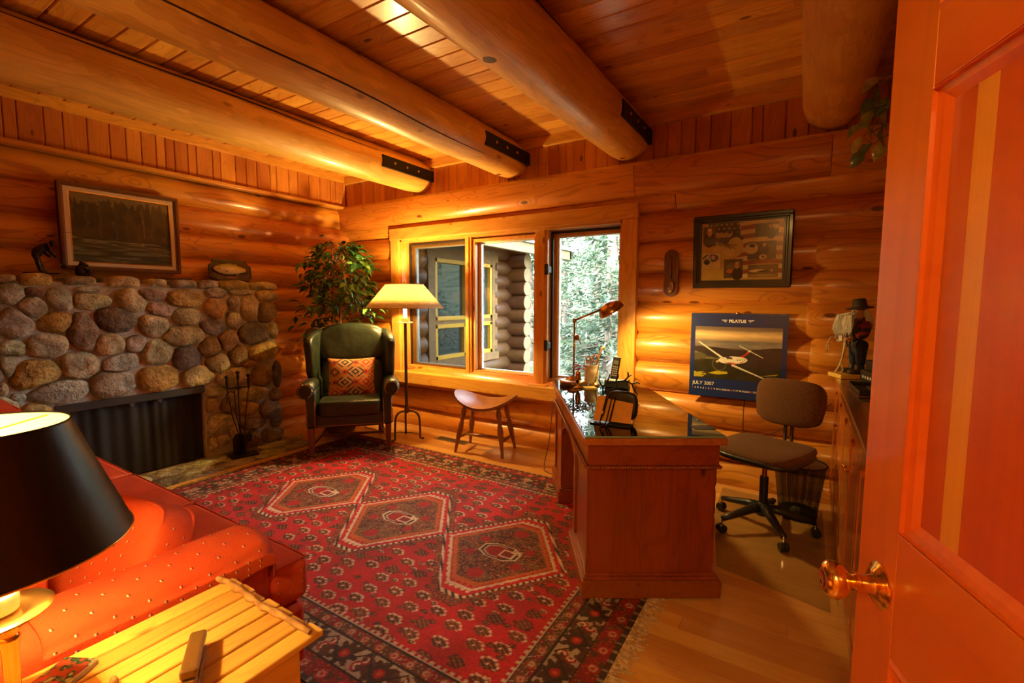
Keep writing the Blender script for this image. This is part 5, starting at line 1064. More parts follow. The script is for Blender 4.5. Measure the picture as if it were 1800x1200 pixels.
MB().lathe([(0, 0), (.050, 0), (.052, .01), (.050, .03), (.053, .035), (.053, .105), (.050, .11), (.052, .125), (.050, .14), (.045, .14), (.045, .02), (0, .02)], 28).build('crock', plain('cream_glaze', (.72, .64, .48), .3, coat=.4), jr, smooth=True, auto=50)
for (a, b, r, c, nm) in (((-.02, .0), (-.055, .01, .20), .0035, (.5, .3, .1), 'pencil'), ((-.01, .02), (-.03, .03, .21), .0035, (.12, .2, .1), 'pencil'), ((-.03, -.01), (-.048, -.03, .18), .003, (.45, .35, .1), 'pencil'), ((.02, .02), (.03, .05, .19), .0035, (.3, .08, .04), 'pencil')): MB().tube([(*a, .025), b], r, 6).build(nm, plain(nm+str(len(bpy.data.materials)), c, .5), jr)
MB().tube([(.01, .01, .03), (.045, .028, .20), (.065, .04, .262), (.08, .05, .276)], [.006, .007, .009, .011], 8).build('back_scratcher', plain('bamboo', (.62, .36, .14), .5), jr, smooth=True)
SCO = plain('scissors_orange', (.72, .20, .02), .35)
for s2 in (-1, 1): MB().tube([(.008+.022*s2+.016*math.cos(a), -.012+.010*s2+.006*math.cos(a), .185+.026*math.sin(a)+.006*s2) for a in np.linspace(0, 2*PI, 21)[:-1]], .0048, 6, closed=True).build('scissor_handle', SCO, jr, smooth=True)
MB().b6(.004, .014, -.014, -.010, .04, .17).build('scissor_blade', CHROME, jr)
ps = thing('pen_stand', 'brass pen in a round weighted stand before the cream crock', 'pen stand', DK(-1.285, 3.205))
MB().lathe([(0, 0), (.034, 0), (.036, .006), (.030, .014), (.016, .02), (.010, .026), (0, .026)], 22).build('stand_base', DBRASS, ps, smooth=True); MB().tube([(0, 0, .02), (.006, .004, .05), (.028, .018, .175)], [.006, .0045, .0035], 8).build('pen', BRASS, ps, smooth=True)
sn = thing('sticky_notes', 'yellow pad of sticky notes on the glass desktop', 'notepad', DK(-1.268, 3.075), DRZ+.12)
MB().b6(-.04, .04, -.038, .038, 0, .010).build('pad', plain('note_yellow', (.80, .62, .10), .8), sn, bevel=.001); MB().b6(-.04, .04, -.038, .038, .0104, .0108).build('top_note', plain('note_yellow_top', (.85, .68, .14), .8), sn)
# phone
ph = thing('cordless_phone', 'black cordless phone with upright handset in its desk base', 'phone', DK(-1.135, 3.27), DRZ-.35)
bs = MB().prism([(-.07, 0), (.07, 0), (.072, .02), (.055, .045), (-.045, .062), (-.07, .05)], -.085, .085, Matrix(((0, 0, 1, 0), (1, 0, 0, 0), (0, 1, 0, 0), (0, 0, 0, 1)))).build('base', PLASTIC, ph, bevel=.008, seg=3)
MB().b6(-.07, .07, -.066, -.058, .004, .03).build('base_face', plain('grey_plastic', (.10, .10, .10), .4), bs)
HM = Matrix.Translation((-.03, .02, .05)) @ Matrix.Rotation(-.22, 4, 'X') @ Matrix.Rotation(.12, 4, 'Y')
hs = MB().b6(-.027, .027, -.016, .016, 0, .165, HM).build('handset', PLASTIC, ph, bevel=.008, seg=3)
MB().b6(-.018, .018, -.0185, -.0165, .105, .135, HM).build('display', plain('lcd', (.16, .18, .12), .2), hs)
for r in range(5):
    for c in range(3): MB().b6(-.017+.013*c, -.008+.013*c, -.0195, -.0165, .02+.016*r, .029+.016*r, HM).build('button', plain('pale_buttons', (.55, .54, .5), .4) if r+c == 0 else bpy.data.materials['pale_buttons'], hs)
# antler ornament
an = thing('iron_antler_ornament', 'black branching antler-shaped metal holder on the desk', 'ornament', DK(-1.03, 2.99), DRZ)
IR2 = plain('antler_black', (.012, .010, .009), .35, .4)
MB().tube([(-.10, 0, .0), (-.105, 0, .05), (-.08, 0, .075), (-.02, .0, .085), (.05, 0, .09), (.09, 0, .07)], [.006, .0065, .007, .007, .006, .004], 8).build('beam', IR2, an, smooth=True)
for p in ([(-.08, 0, .07), (-.06, .02, .11), (-.055, .02, .135)], [(-.02, 0, .085), (.0, .01, .12), (-.005, .015, .15)], [(.04, 0, .09), (.065, .0, .12), (.09, .01, .128)], [(.09, 0, .07), (.12, .0, .08), (.145, .0, .07)], [(.09, 0, .07), (.10, -.01, .035), (.125, -.015, .0)], [(-.02, 0, .083), (-.01, -.03, .04), (-.015, -.045, .0)], [(-.10, 0, .04), (-.13, .01, .09), (-.12, .015, .13)], [(.065, 0, .12), (.06, .0, .15)]): MB().tube(p, [.006, .005, .0025][:len(p)], 7).build('tine', IR2, an, smooth=True)
# letter holder
lh = thing('letter_holder', 'giant paperclip-shaped letter holder with manila envelopes on the desk', 'letter holder', DK(-.80, 2.225), .06)
MB().b6(-.105, .10, -.03, .045, 0, .006).build('base', IR2, lh, bevel=.003)
MAN = plain('manila_paper', (.78, .42, .09), .75, noise=.05)
for k, (dy, tl2, w, h) in enumerate(((.0, -.62, .19, .125), (.014, -.54, .185, .13), (.028, -.46, .18, .122))):
    mb = MB(); n = 12; vs = []
    for i in range(n+1):
        x = -w/2+w*i/n; b = -.006*(1-(2*x/w)**2)
        for z in (0, h): vs += [(x, b+dy, z+.008), (x, b+dy+.004, z+.008)]
    fs = []
    for i in range(n): a = 4*i; fs += [(a, a+4, a+6, a+2), (a+1, a+3, a+7, a+5), (a+2, a+6, a+7, a+3), (a, a+1, a+5, a+4)]
    mb.add(vs, fs+[(0, 2, 3, 1), (4*n, 4*n+1, 4*n+3, 4*n+2)], Matrix.Translation((0, 0, .006+dy*.62)) @ Matrix.Rotation(tl2, 4, 'X') @ Matrix.Rotation(-.03, 4, 'Y')); mb.build('envelope', MAN, lh)
clip = [(-.045, -.045, .06), (-.047, -.042, .02), (-.035, -.044, .004), (-.012, -.044, .004), (.0, -.042, .02), (.0, -.03, .14), (-.004, -.022, .178), (-.020, -.02, .192), (-.040, -.021, .185), (-.048, -.026, .16), (-.047, -.036, .075)]
clip = [(x, y_+.72*z-.008, z*.86) for x, y_, z in clip]; MB().tube(clip, .0035, 8).build('paperclip_wire', IR2, lh, smooth=True); MB().tube([(x, y_+.72*z-.008, z*.86) for x, y_, z in [(-.018, -.038, .012), (-.018, -.03, .13), (-.022, -.024, .15), (-.036, -.025, .15), (-.040, -.03, .13), (-.040, -.04, .05)]], .003, 8).build('inner_wire', IR2, lh, smooth=True)
mb = MB().sq((.03, .085, .085), (.165, .035, .15), .6, .6, 24, 12); mb.build('black_pouch', plain('pouch_leather', (.014, .012, .012), .4, bump=.3, nscale=60), lh, smooth=True)
# paper under the glass edge reflection: small blue card
cd_ = tag(MB().b6(-.05, .05, -.035, .035, 0, .0012).build('business_card', plain('card_blue', (.06, .10, .22), .4), None, loc=(-.40, 2.42, DZ+.0005), rot=(0, 0, DRZ)), 'small dark blue card lying at the corner of the desktop', 'card')

# ------------------------------------------------------------------ office chair
BRF = NT('brown_seat_fabric'); tc = BRF.n('TexCoord'); nz = BRF.n('TexNoise', ins={'Vector': tc.outputs['Object'], 'Scale': 160., 'Detail': 4.}); BRF.bs(Base_Color=BRF.mix(BRF.rng(nz.outputs[0], .3, .7), (.075, .025, .003), (.13, .045, .006)), Roughness=.9, Sheen_Weight=.05); BRF.bump(nz.outputs[0], .5, .004); BRF = BRF.m
oc_ = thing('office_chair', 'brown fabric office swivel chair on black castors behind the desk', 'chair', (-.165, 3.235, .0055), math.radians(68))   # local -x faces the desk
for k in range(5):
    a = math.radians(8-68+72*k); c, s = math.cos(a), math.sin(a)
    lg = MB().tube([(c*.02, s*.02, .135), (c*.10, s*.10, .125), (c*.22, s*.22, .098), (c*.285, s*.285, .085)], [.030, .027, .021, .017], 8, flat=.75).build('leg', PLASTIC, oc_, smooth=True)
    MB().cyl((c*.283, s*.283, .05), (c*.283, s*.283, .088), .006, n=8).build('castor_stem', CHROME, lg)
    px_, py_ = -s, c
    for q in (-1, 1): MB().cyl((c*.288+px_*.004*q, s*.288+py_*.004*q, .0262), (c*.288+px_*.024*q, s*.288+py_*.024*q, .0262), .026, n=18).build('castor', PLASTIC, lg, smooth=True, auto=40, bevel=.003)
MB().lathe([(.0, .085), (.036, .085), (.045, .115), (.040, .15), (.028, .165), (0, .165)], 20).build('hub', PLASTIC, oc_, smooth=True, auto=50)
MB().cyl((0, 0, .16), (0, 0, .33), .025, n=18).build('column_cover', PLASTIC, oc_, smooth=True, auto=50); MB().cyl((0, 0, .33), (0, 0, .45), .014, n=14).build('gas_column', plain('copper_tube', (.45, .16, .05), .25, .9), oc_, smooth=True, auto=50)
MB().b6(-.10, .14, -.07, .07, .435, .465).build('mechanism', PLASTIC, oc_, bevel=.01)
stt = MB().sq((0, 0, .50), (.47, .49, .075), .55, .55, 40, 12); stt.v = [(x, y_, z-.02*max(0, (-x-.14)/.11)+.012*(abs(y_)/.24)**2) for x, y_, z in stt.v]; stt.build('seat', BRF, oc_, smooth=True)
MB().sq((0, 0, .474), (.485, .475, .05), .5, .5, 40, 8).build('seat_shell', PLASTIC, oc_, smooth=True)
for yy in (-.02, .02): MB().tube([(.12, yy, .455), (.26, yy, .46), (.295, yy, .50), (.30, yy, .72), (.29, yy, .82)], .0105, 8).build('back_post', PLASTIC, oc_, smooth=True)
bk2 = MB().sq((0, 0, 0), (.075, .42, .30), .5, .48, 32, 14); bk2.v = [(x-.035*(1-(y_/.21)**2)+.035, y_*(1-.10*(z < 0)*abs(z)/.16), z) for x, y_, z in bk2.v]; bk2.build('backrest', BRF, oc_, smooth=True, loc=(.255, 0, .765), rot=(0, math.radians(6), 0))
bk3 = MB().sq((0, 0, 0), (.05, .405, .285), .4, .45, 32, 10); bk3.build('back_shell', PLASTIC, oc_, smooth=True, loc=(.285, 0, .765), rot=(0, math.radians(6), 0))
CMAT = NT('clear_vinyl'); CMAT.bs(Base_Color=(.42, .24, .07), Roughness=.2, Alpha=.30, Coat_Weight=.3); CMAT = CMAT.m
tag(MB().prism([(-.335, 2.62), (.165, 2.49), (.165, 3.74), (-.47, 3.80), (-.455, 3.28)], .0008, .0048).build('chair_mat', CMAT, None, bevel=.002), 'clear vinyl floor mat under the office chair', 'floor mat')
# wastebasket
MESH = NT('wire_mesh'); tc = MESH.n('TexCoord'); sp3 = MESH.n('SeparateXYZ', ins={0: tc.outputs['Object']}); ang = MESH.math('ARCTAN2', sp3.outputs[1], sp3.outputs[0])
g1_ = MESH.math('GREATER_THAN', MESH.math('SINE', MESH.math('MULTIPLY', ang, 130.)), .15); g2_ = MESH.math('GREATER_THAN', MESH.math('SINE', MESH.math('MULTIPLY', sp3.outputs[2], 900.)), .15); op = MESH.math('MAXIMUM', g1_, g2_)
op = MESH.math('MULTIPLY', op, .93); MESH.bs(Base_Color=(.02, .018, .016), Roughness=.5, Metallic=.4, Alpha=op); MESH = MESH.m
wbk = thing('wire_wastebasket', 'black wire mesh wastebasket on the floor beside the cabinet', 'wastebasket', (.02, 3.56, .0052))
ws = MB().lathe([(.112, .03), (.150, .355)], 40); ws.f = [f for f in ws.f if len(f) == 4]; ws.build('mesh_wall', MESH, wbk, smooth=True)
MB().tube(arc((0, 0, .357), .151, 0, 360, 40, 'xy')[:-1], .006, 8, closed=True).build('rim', BLACK, wbk, smooth=True); MB().lathe([(0, 0.006), (.112, .006), (.115, .012), (.113, .04), (.108, .04), (.105, .014), (0, .014)], 36).build('bottom_pan', BLACK, wbk, smooth=True, auto=40)
r8 = random.Random(3); mb = MB().sq((0, 0, 0), (.06, .05, .05), 1, 1, 14, 9); mb.v = [(x*(1+r8.uniform(-.2, .2)), y_*(1+r8.uniform(-.2, .2)), z*(1+r8.uniform(-.2, .2))) for x, y_, z in mb.v]
tag(mb.build('crumpled_paper', plain('grey_paper', (.35, .30, .24), .9), None, loc=(.01, 3.53, .046)), 'crumpled paper ball at the bottom of the wire wastebasket', 'paper')
# cords
CORD = plain('cord_black', (.012, .011, .010), .5)
tag(MB().tube([(-1.69, 3.33, .62), (-1.715, 3.36, .45), (-1.76, 3.40, .22), (-1.80, 3.40, .06), (-1.78, 3.37, .005), (-1.72, 3.345, .004), (-1.66, 3.36, .004)], .003, 6).build('lamp_cord', CORD, None, smooth=True), 'black power cord hanging down behind the desk to the floor', 'cord')
tag(MB().tube([(.18, 3.73, .74), (.05, 3.80, .62), (-.15, 3.835, .47), (-.45, 3.835, .34), (-.8, 3.83, .25), (-1.0, 3.82, .12), (-1.05, 3.80, .004)], .0028, 6).build('phone_cord', CORD, None, smooth=True), 'thin black cable drooping along the log wall behind the office chair', 'cord')
tag(MB().tube([(-3.40, 3.60, .004), (-3.52, 3.62, .004), (-3.66, 3.55, .004), (-3.72, 3.44, .004), (-3.84, 3.42, .004), (-3.95, 3.50, .004), (-4.1, 3.48, .004), (-4.25, 3.60, .004), (-4.4, 3.7, .004)], .003, 6).build('floor_cable', CORD, None, smooth=True), 'dark power cable snaking over the floorboards behind the green chair', 'cable')

# ================================================================== ON THE WINDOW WALL
CY = WY-.014
cal = thing('wall_calendar', 'blue wall calendar with a small propeller plane picture on the log wall', 'calendar', (-.42, CY-.012, .690), rot=(math.radians(-.6), 0, 0))
CW, CH = .655, .64
MB().b6(-CW/2, CW/2, -.0015, .004, 0, CH).build('page', plain('calendar_blue', (.012, .028, .145), .3, coat=.3), cal)
NX, NY = 300, 190; cv = Canvas(NX, NY); U, V = cv.u, cv.v; a1 = vnoise(NY, NX, 5, 3, 41, 5); a2 = vnoise(NY, NX, 6, 9, 42, 5); a3 = vnoise(NY, NX, 14, 5, 43, 4)
cv.a[:] = np.array((.10, .085, .075))*(.6+.8*a1)[..., None]
sk = V > .72; cv.a[sk] = (np.array((.20, .15, .11))+(np.clip(1-np.abs(V-.84)/.13, 0, 1)*(.4+.9*a3))[..., None]*np.array((.66, .46, .20)))[sk]; cv.fill((V > .95-.05*a1), (.16, .11, .09), .6)
cl = (V > .60) & (V <= .74+.03*(a1-.5)); cv.a[cl] = (np.array((.14, .13, .14))+(a3**2)[..., None]*np.array((.26, .22, .17)))[cl]
h1 = V < .60+.05*np.sin(U*7+1)*a1; cv.a[h1] = (np.array((.035, .026, .028))*(.6+.9*a2)[..., None])[h1]
vl = (V < .46-.5*U+.1*a2) ; cv.a[vl] = (np.array((.075, .07, .04))*(.5+1.1*a2)[..., None])[vl]; cv.fill(vl & (a3 > .56), (.25, .21, .08), .7); h2 = V < .30+.08*np.sin(U*5+.5); cv.a[h2] = (np.array((.028, .026, .014))*(.6+.9*a2)[..., None])[h2]
cv.poly([(.17, .10), (.28, .155), (.40, .15), (.41, .115), (.30, .085)], (.50, .42, .02)); cv.poly([(0, .0), (.05, .11), (.13, .125), (.02, .06)], (.46, .40, .03)); cv.fill((V > .02) & (V < .16-.1*U) & (a3 > .5) & (U < .15), (.40, .34, .03)); cv.poly([(.78, .10), (.95, .14), (.98, .17), (.84, .13)], (.36, .30, .03))
asp = 1.5; WH = (.80, .76, .68); RD = (.50, .04, .02)
cv.line((.05, .70), (.36, .39), .010, .017, WH, asp); cv.line((.045, .705), (.035, .69), .010, .010, (.5, .2, .1), asp); cv.line((.46, .28), (.88, .035), .018, .008, WH, asp); cv.line((.47, .265), (.87, .03), .003, .003, (.3, .26, .22), asp)
cv.poly([(.56, .42), (.63, .50), (.65, .54), (.625, .555), (.60, .50), (.53, .445)], RD); cv.line((.53, .655), (.80, .45), .007, .006, WH, asp); cv.ell(.65, .56, .02, .018, WH)
cv.ell(.46, .375, .17, .072, WH, .10); cv.poly([(.44, .30), (.56, .33), (.62, .40), (.52, .31), (.47, .285)], RD); cv.poly([(.36, .315), (.44, .30), (.50, .33), (.42, .33)], (.38, .03, .02)); cv.poly([(.37, .43), (.415, .445), (.44, .40), (.40, .39)], (.05, .05, .06)); cv.poly([(.42, .44), (.455, .425), (.46, .395), (.44, .39)], (.08, .08, .08)); cv.ell(.28, .335, .018, .022, (.6, .45, .3))
for k in range(4): cv.rect(.51+.028*k, .524+.028*k, .375+.004*k, .392+.004*k, (.08, .08, .09))
dq = np.abs(np.hypot((U-.305)*asp, V-.29)-.12); cv.fill((dq < .004) & (U < .42), (.30, .27, .2), .6)
painted('photo', sheet(.588, .398, NX, NY)+np.array((0, -.0022, .140)), cv.a, attr_mat('calendar_photo', .28, .3), cal)
CT = plain('calendar_white', (.82, .80, .74), .4); CRED = plain('calendar_red', (.55, .10, .08), .4)
text('maker_lettering', 'PILATUS', .030, CT, cal, (-.002, -.0026, .572), align='CENTER', bold=.0012, sx=1.05)
for s2 in (-1, 1):
    for k in range(3): MB().add([(s2*(.070+.005*k), 0, .591-.008*k), (s2*(.112-.012*k), 0, .591-.008*k), (s2*(.106-.012*k), 0, .5865-.008*k), (s2*(.072+.005*k), 0, .5865-.008*k)], [(0, 1, 2, 3)]).build('wing_mark', CT, cal, loc=(0, -.0027, 0))
text('month_lettering', 'JULY 2007', .036, CT, cal, (-.302, -.0026, .088), sx=1.0)
for k in range(31): text('day_number', str(k+1), .017, CRED if k in (0, 7, 14, 21, 28) else CT, cal, (-.300+.0197*k, -.0026, .055), align='CENTER', bold=.0004)
wz = MB()
for k in range(64): wz.tube(arc((-.32+.64*k/63, 0, CH-.004), .0055, 0, 360, 8, 'yz')[:-1], .0009, 4, closed=True)
tag(wz.build('wire_binding', plain('white_wire', (.6, .58, .55), .4, .5), cal), kind='stuff')
MB().lathe([(0, 0), (.012, 0), (.012, .01), (.006, .018), (0, .018)], 12).build('hanging_pin', BRASS, cal, loc=(0, -.004, CH+.002), rot=(PI/2, 0, 0), smooth=True)
# collage picture
fpic = thing('collage_picture', 'black-framed flag and aeroplane photo collage hanging on the log wall', 'picture', (-.42, CY, 1.520), rot=(math.radians(3.0), 0, 0))
BFR = plain('black_frame', (.012, .010, .009), .3, coat=.3); W_, H_ = .650, .535
pframe('frame', W_, H_, 0, .030, -.030, 0, BFR, fpic, .006); pframe('frame_step', W_-.04, H_-.04, .02, .024, -.022, -.002, BFR, fpic, .005)
MB().b6(-W_/2+.02, W_/2-.02, -.006, -.002, .02, H_-.02).build('backing_board', BFR, fpic)
NX, NY = 260, 200; cg = Canvas(NX, NY, (.40, .25, .055)); U, V = cg.u, cg.v; a1 = vnoise(NY, NX, 6, 8, 51, 4); CRE = (.58, .42, .16); ST_ = (.26, .06, .025)
for k in range(13):
    v0 = 1-.075*(k+1); wv = .02*np.sin(U*6); m_ = (V+wv > v0) & (V+wv <= v0+.075) & (U > .45); cg.fill(m_, ST_ if k % 2 else CRE)
cg.rect(0, .08, .88, 1, (.42, .26, .06)); cg.poly([(.08, 1), (.47, 1), (.50, .70), (.35, .62), (.10, .60)], (.075, .045, .014)); r9 = random.Random(1)
for i in range(6):
    for j in range(4): cg.ell(.12+.066*i+.03*(j % 2), .965-.07*j, .009, .014, CRE)
cg.rect(0, .36, 0, .60, (.44, .29, .05)); cg.fill((V < .22) & (U < .5), (.50, .35, .05), .7); cg.poly([(.17, .84), (.40, .80), (.36, .74), (.18, .76)], (.46, .32, .09)); cg.poly([(.42, .86), (.54, .72), (.50, .66), (.36, .70)], (.06, .035, .012)); cg.ell(.43, .57, .10, .17, (.50, .35, .09)); cg.poly([(.14, .52), (.40, .40), (.46, .52), (.20, .68)], (.50, .36, .09))
def photo(u0, u1, v0, v1, bg, items): 
    cg.rect(u0-.004, u1+.004, v0-.005, v1+.005, (.10, .06, .02)); cg.rect(u0, u1, v0, v1, bg)
    for it in items: cg.ell(u0+(u1-u0)*it[0], v0+(v1-v0)*it[1], (u1-u0)*it[2], (v1-v0)*it[3], it[4])
SKN = (.46, .22, .08); DK_ = (.025, .016, .008)
photo(.02, .175, .65, .94, (.13, .08, .025), [(.5, .2, .5, .42, DK_), (.5, .66, .2, .24, SKN), (.5, .84, .19, .09, CRE)])
photo(.67, .94, .72, .94, (.08, .05, .018), [(.85, .72, .16, .2, CRE), (.68, .25, .22, .42, DK_), (.64, .78, .07, .17, SKN)])
photo(.59, .92, .35, .64, (.10, .065, .025), [(.12, .62, .24, .32, CRE), (.15, .78, .12, .10, DK_), (.58, .5, .18, .3, DK_), (.58, .80, .06, .11, SKN), (.55, .12, .14, .14, CRE), (.55, .12, .05, .06, DK_)])
photo(.01, .25, .21, .49, (.56, .42, .13), [(.45, .66, .44, .26, DK_), (.60, .70, .09, .13, SKN), (.25, .45, .18, .2, DK_)]); cg.line((.02, .35), (.12, .48), .006, .006, CRE, 1.3); cg.line((.08, .40), (.14, .31), .006, .006, CRE, 1.3)
photo(.30, .53, .04, .36, (.10, .065, .02), [(.38, .62, .25, .22, (.20, .13, .04)), (.30, .36, .17, .12, (.50, .13, .03)), (.72, .2, .28, .36, DK_), (.70, .66, .13, .17, SKN), (.70, .80, .12, .06, CRE)])
photo(.60, .95, .05, .25, (.14, .095, .035), [(.3, .5, .28, .12, CRE), (.5, .45, .2, .06, DK_), (.5, .12, .5, .1, (.30, .2, .07)), (.8, .5, .03, .12, CRE)])
cg.a *= (.8+.4*a1)[..., None]
painted('print', sheet(W_-.115, H_-.115, NX, NY)+np.array((0, -.0085, .0575)), cg.a, attr_mat('collage_print', .2, .5), fpic)
text('tail_number', 'N108JC', .042, plain('stencil_brown', (.10, .06, .03), .5), fpic, (-.165, -.0092, .315), rot=(PI/2, math.radians(13), 0), bold=.0008)
text('maker_lettering', 'PILATUS', .011, bpy.data.materials['stencil_brown'], fpic, (-.215, -.0092, .155), rot=(PI/2, math.radians(-6), 0))
# spoon plaque
sq_ = thing('spoon_plaque', 'narrow dark oval plaque with a metal spoon hanging on the log wall', 'plaque', (-.915, WY-.003, 1.64))
ov = [(.056*math.cos(a), .13+.056*math.sin(a)) for a in np.linspace(0, PI, 13)]+[(.056*math.cos(a), -.13+.056*math.sin(a)) for a in np.linspace(PI, 2*PI, 13)]
XZ = Matrix(((1, 0, 0, 0), (0, 0, -1, 0), (0, 1, 0, 0), (0, 0, 0, 1)))
MB().prism(ov, 0, .018, XZ).build('board', WD['dark'], sq_, bevel=.006, seg=3)
SPN = plain('old_pewter', (.22, .12, .05), .35, .9)
MB().tube([(0, -.022, .10), (.002, -.024, .03), (0, -.024, -.04)], [.004, .005, .009], 8).build('spoon_handle', SPN, sq_, smooth=True); MB().sq((0, -.024, -.105), (.062, .016, .11), 1, 1, 18, 10).build('spoon_bowl', SPN, sq_, smooth=True)
MB().tube([(.018*math.cos(a)*(1-a/12), -.022, .125+.018*math.sin(a)*(1-a/12)) for a in np.linspace(-1.5, 7, 22)], .0028, 6).build('handle_scroll', SPN, sq_, smooth=True)
for x, z in ((-.014, -.135), (.012, -.14), (0, -.08)): MB().sq((x, -.031, z), (.016, .008, .016), 1, 1, 10, 6).build('bowl_boss', DBRASS, sq_, smooth=True)

# ================================================================== CABINET SIDE
cab = thing('built_in_cabinet', 'long glossy wooden cabinet run along the right-hand log wall', 'cabinet', (0, 0, 0))
MB().b6(.215, .80, 1.32, 3.84, .09, .912).build('carcass', WD['cab'], cab, bevel=.002); MB().b6(.26, .80, 1.34, 3.84, .0, .09).build('toe_kick', WD['dark'], cab)
MB().b6(.183, .81, 1.30, 3.845, .912, .946).build('countertop', wood('counter_wood', (.12, .035, .008), (.26, .09, .02), (.34, .13, .03), axis=1, sc=1., rough=.2, ring=.2, streak=.3, coat=.6, knot=.1), cab, bevel=.006, seg=3)
nd = 6; dw = 2.50/nd
for k in range(nd):
    y0 = 1.33+dw*k+.006; y1 = y0+dw-.012; w = .055
    d = MB().b6(.200, .216, y0, y0+w, .11, .895).b6(.200, .216, y1-w, y1, .11, .895).b6(.200, .216, y0+w, y1-w, .11, .11+w).build('door', WD['cab'], cab, bevel=.002)
    ar_ = [(y0+w, .895), (y0+w, .80)]+[(y0+w+(dw-.012-2*w)*j/10, .80+.05*math.sin(PI*j/10)) for j in range(1, 10)]+[(y1-w, .80), (y1-w, .895)]
    MB().prism(ar_, .200, .216, YZ).build('arched_rail', WD['cab'], d)
    pn = [(y0+w+.012, .18), (y1-w-.012, .18), (y1-w-.012, .775)]+[(y0+w+.012+(dw-.036-2*w)*j/10, .775+.045*math.sin(PI*j/10)) for j in range(9, 0, -1)]+[(y0+w+.012, .775)]
    MB().prism(pn, .203, .214, YZ).build('raised_panel', WD['cab'], d, bevel=.006)
    MB().lathe([(.004, 0), (.010, .010), (.012, .016), (0, .020)], 12).build('knob', BRASS, d, smooth=True, loc=(.200, y0+.03 if k % 2 else y1-.03, .66), rot=(0, -PI/2, 0))
# old-timer doll
dol = thing('old_timer_doll', 'white-bearded old-timer doll in plaid shirt and hat on the cabinet', 'doll', (.292, 3.60, .9465), math.radians(205))   # local +x is its front
MB().b6(-.05, .13, -.075, .075, 0, .026).build('wooden_base', WD['pine'], dol, bevel=.005)
JEAN = plain('denim', (.012, .018, .045), .85, noise=.3, nscale=60); SHIRT = NT('plaid_shirt'); tc = SHIRT.n('TexCoord'); s3 = SHIRT.n('SeparateXYZ', ins={0: tc.outputs['Object']})
k1 = SHIRT.math('GREATER_THAN', SHIRT.math('SINE', SHIRT.math('MULTIPLY', s3.outputs[2], 150.)), .1); k2 = SHIRT.math('GREATER_THAN', SHIRT.math('SINE', SHIRT.math('MULTIPLY', s3.outputs[1], 150.)), .1)
SHIRT.bs(Base_Color=SHIRT.mix(SHIRT.math('MULTIPLY', SHIRT.math('ADD', k1, k2), .5), (.36, .02, .012), (.03, .02, .025)), Roughness=.9); SHIRT = SHIRT.m
BOOT = plain('boot_leather', (.06, .045, .03), .6); SKINM = plain('doll_skin', (.48, .26, .13), .6); BEARD = plain('beard_white', (.74, .70, .62), .9, sheen=.3)
for sy in (-1, 1):
    MB().sq((.028, sy*.033, .042), (.095, .044, .032), .7, .8, 16, 8).b6(-.016, .026, sy*.033-.018, sy*.033+.018, .04, .085).build('boot', BOOT, dol, bevel=.006, auto=60, smooth=True)
skin('trousers', [(0, 0, .215), (0, 0, .245), (0, .032, .18), (.004, .035, .12), (0, .034, .075), (0, -.032, .18), (.004, -.035, .12), (0, -.034, .075)], [(0, 1), (0, 2), (2, 3), (3, 4), (0, 5), (5, 6), (6, 7)], [.05, .05, .034, .029, .027, .034, .029, .027], JEAN, dol, 2)
skin('shirt', [(0, 0, .24), (-.004, 0, .29), (.0, 0, .34), (.004, 0, .365), (.0, .062, .335), (.012, .080, .285), (.055, .062, .258), (.0, -.062, .335), (.012, -.080, .285), (.055, -.060, .255)], [(0, 1), (1, 2), (2, 3), (2, 4), (4, 5), (5, 6), (2, 7), (7, 8), (8, 9)], [.05, .056, .05, .025, .028, .024, .019, .028, .024, .019], SHIRT, dol, 2)
MB().sq((.012, 0, .29), (.11, .10, .11), .8, .8, 18, 10).build('vest', plain('vest_brown', (.05, .032, .02), .8), dol, smooth=True)
for z in (.27, .30, .325): MB().sq((.068, .008, z), (.010, .010, .010), 1, 1, 8, 6).build('button', BRASS, dol, smooth=True)
for sy in (-1, 1):
    h = MB().sq((.078, sy*.054, .250), (.03, .026, .03), 1, 1, 12, 8).build('hand', SKINM, dol, smooth=True)
    for j in range(4): MB().tube([(.085, sy*.054-.009+.006*j, .258-.002*j), (.104, sy*.052-.009+.006*j, .250-.002*j), (.108, sy*.050-.009+.006*j, .238)], .0036, 6).build('finger', SKINM, h, smooth=True)
    MB().tube([(.075, sy*.044, .256), (.088, sy*.036, .252)], .004, 6).build('thumb', SKINM, h, smooth=True)
    MB().tube([(.035, sy*.03, .36), (.064, sy*.03, .31), (.058, sy*.03, .24), (.046, sy*.032, .19)], .005, 5).build('suspender', plain('suspender_tan_%d' % sy, (.22, .16, .07), .7), dol)
MB().sq((.012, 0, .40), (.075, .07, .085), .9, .9, 18, 12).build('head', SKINM, dol, smooth=True); MB().sq((.052, 0, .398), (.024, .018, .018), 1, 1, 10, 8).build('nose', SKINM, dol, smooth=True)
for sy in (-1, 1): MB().sq((.044, sy*.015, .412), (.008, .010, .010), 1, 1, 8, 6).build('eye', PLASTIC, dol, smooth=True); MB().sq((.006, sy*.037, .398), (.018, .008, .024), 1, 1, 8, 6).build('ear', SKINM, dol, smooth=True)
bd = MB(); r10 = random.Random(6)
for k in range(420):
    a = r10.uniform(-1.5, 1.5); rr = r10.uniform(.6, 1); p = Vector((.035+.016*math.cos(a), .030*math.sin(a)*rr, .395+r10.uniform(-.02, .012))); L = r10.uniform(.07, .115)*(1-.25*abs(a)/1.5)
    d1 = Vector((.068*rr+.012, .072*math.sin(a), -.30*L)); e_ = p+d1*.75+Vector((.018*r10.random(), .012*r10.gauss(0, 1), -L)); bd.tube([p, p+d1*.7, e_], [.0032, .003, .0008], 3, caps=False)
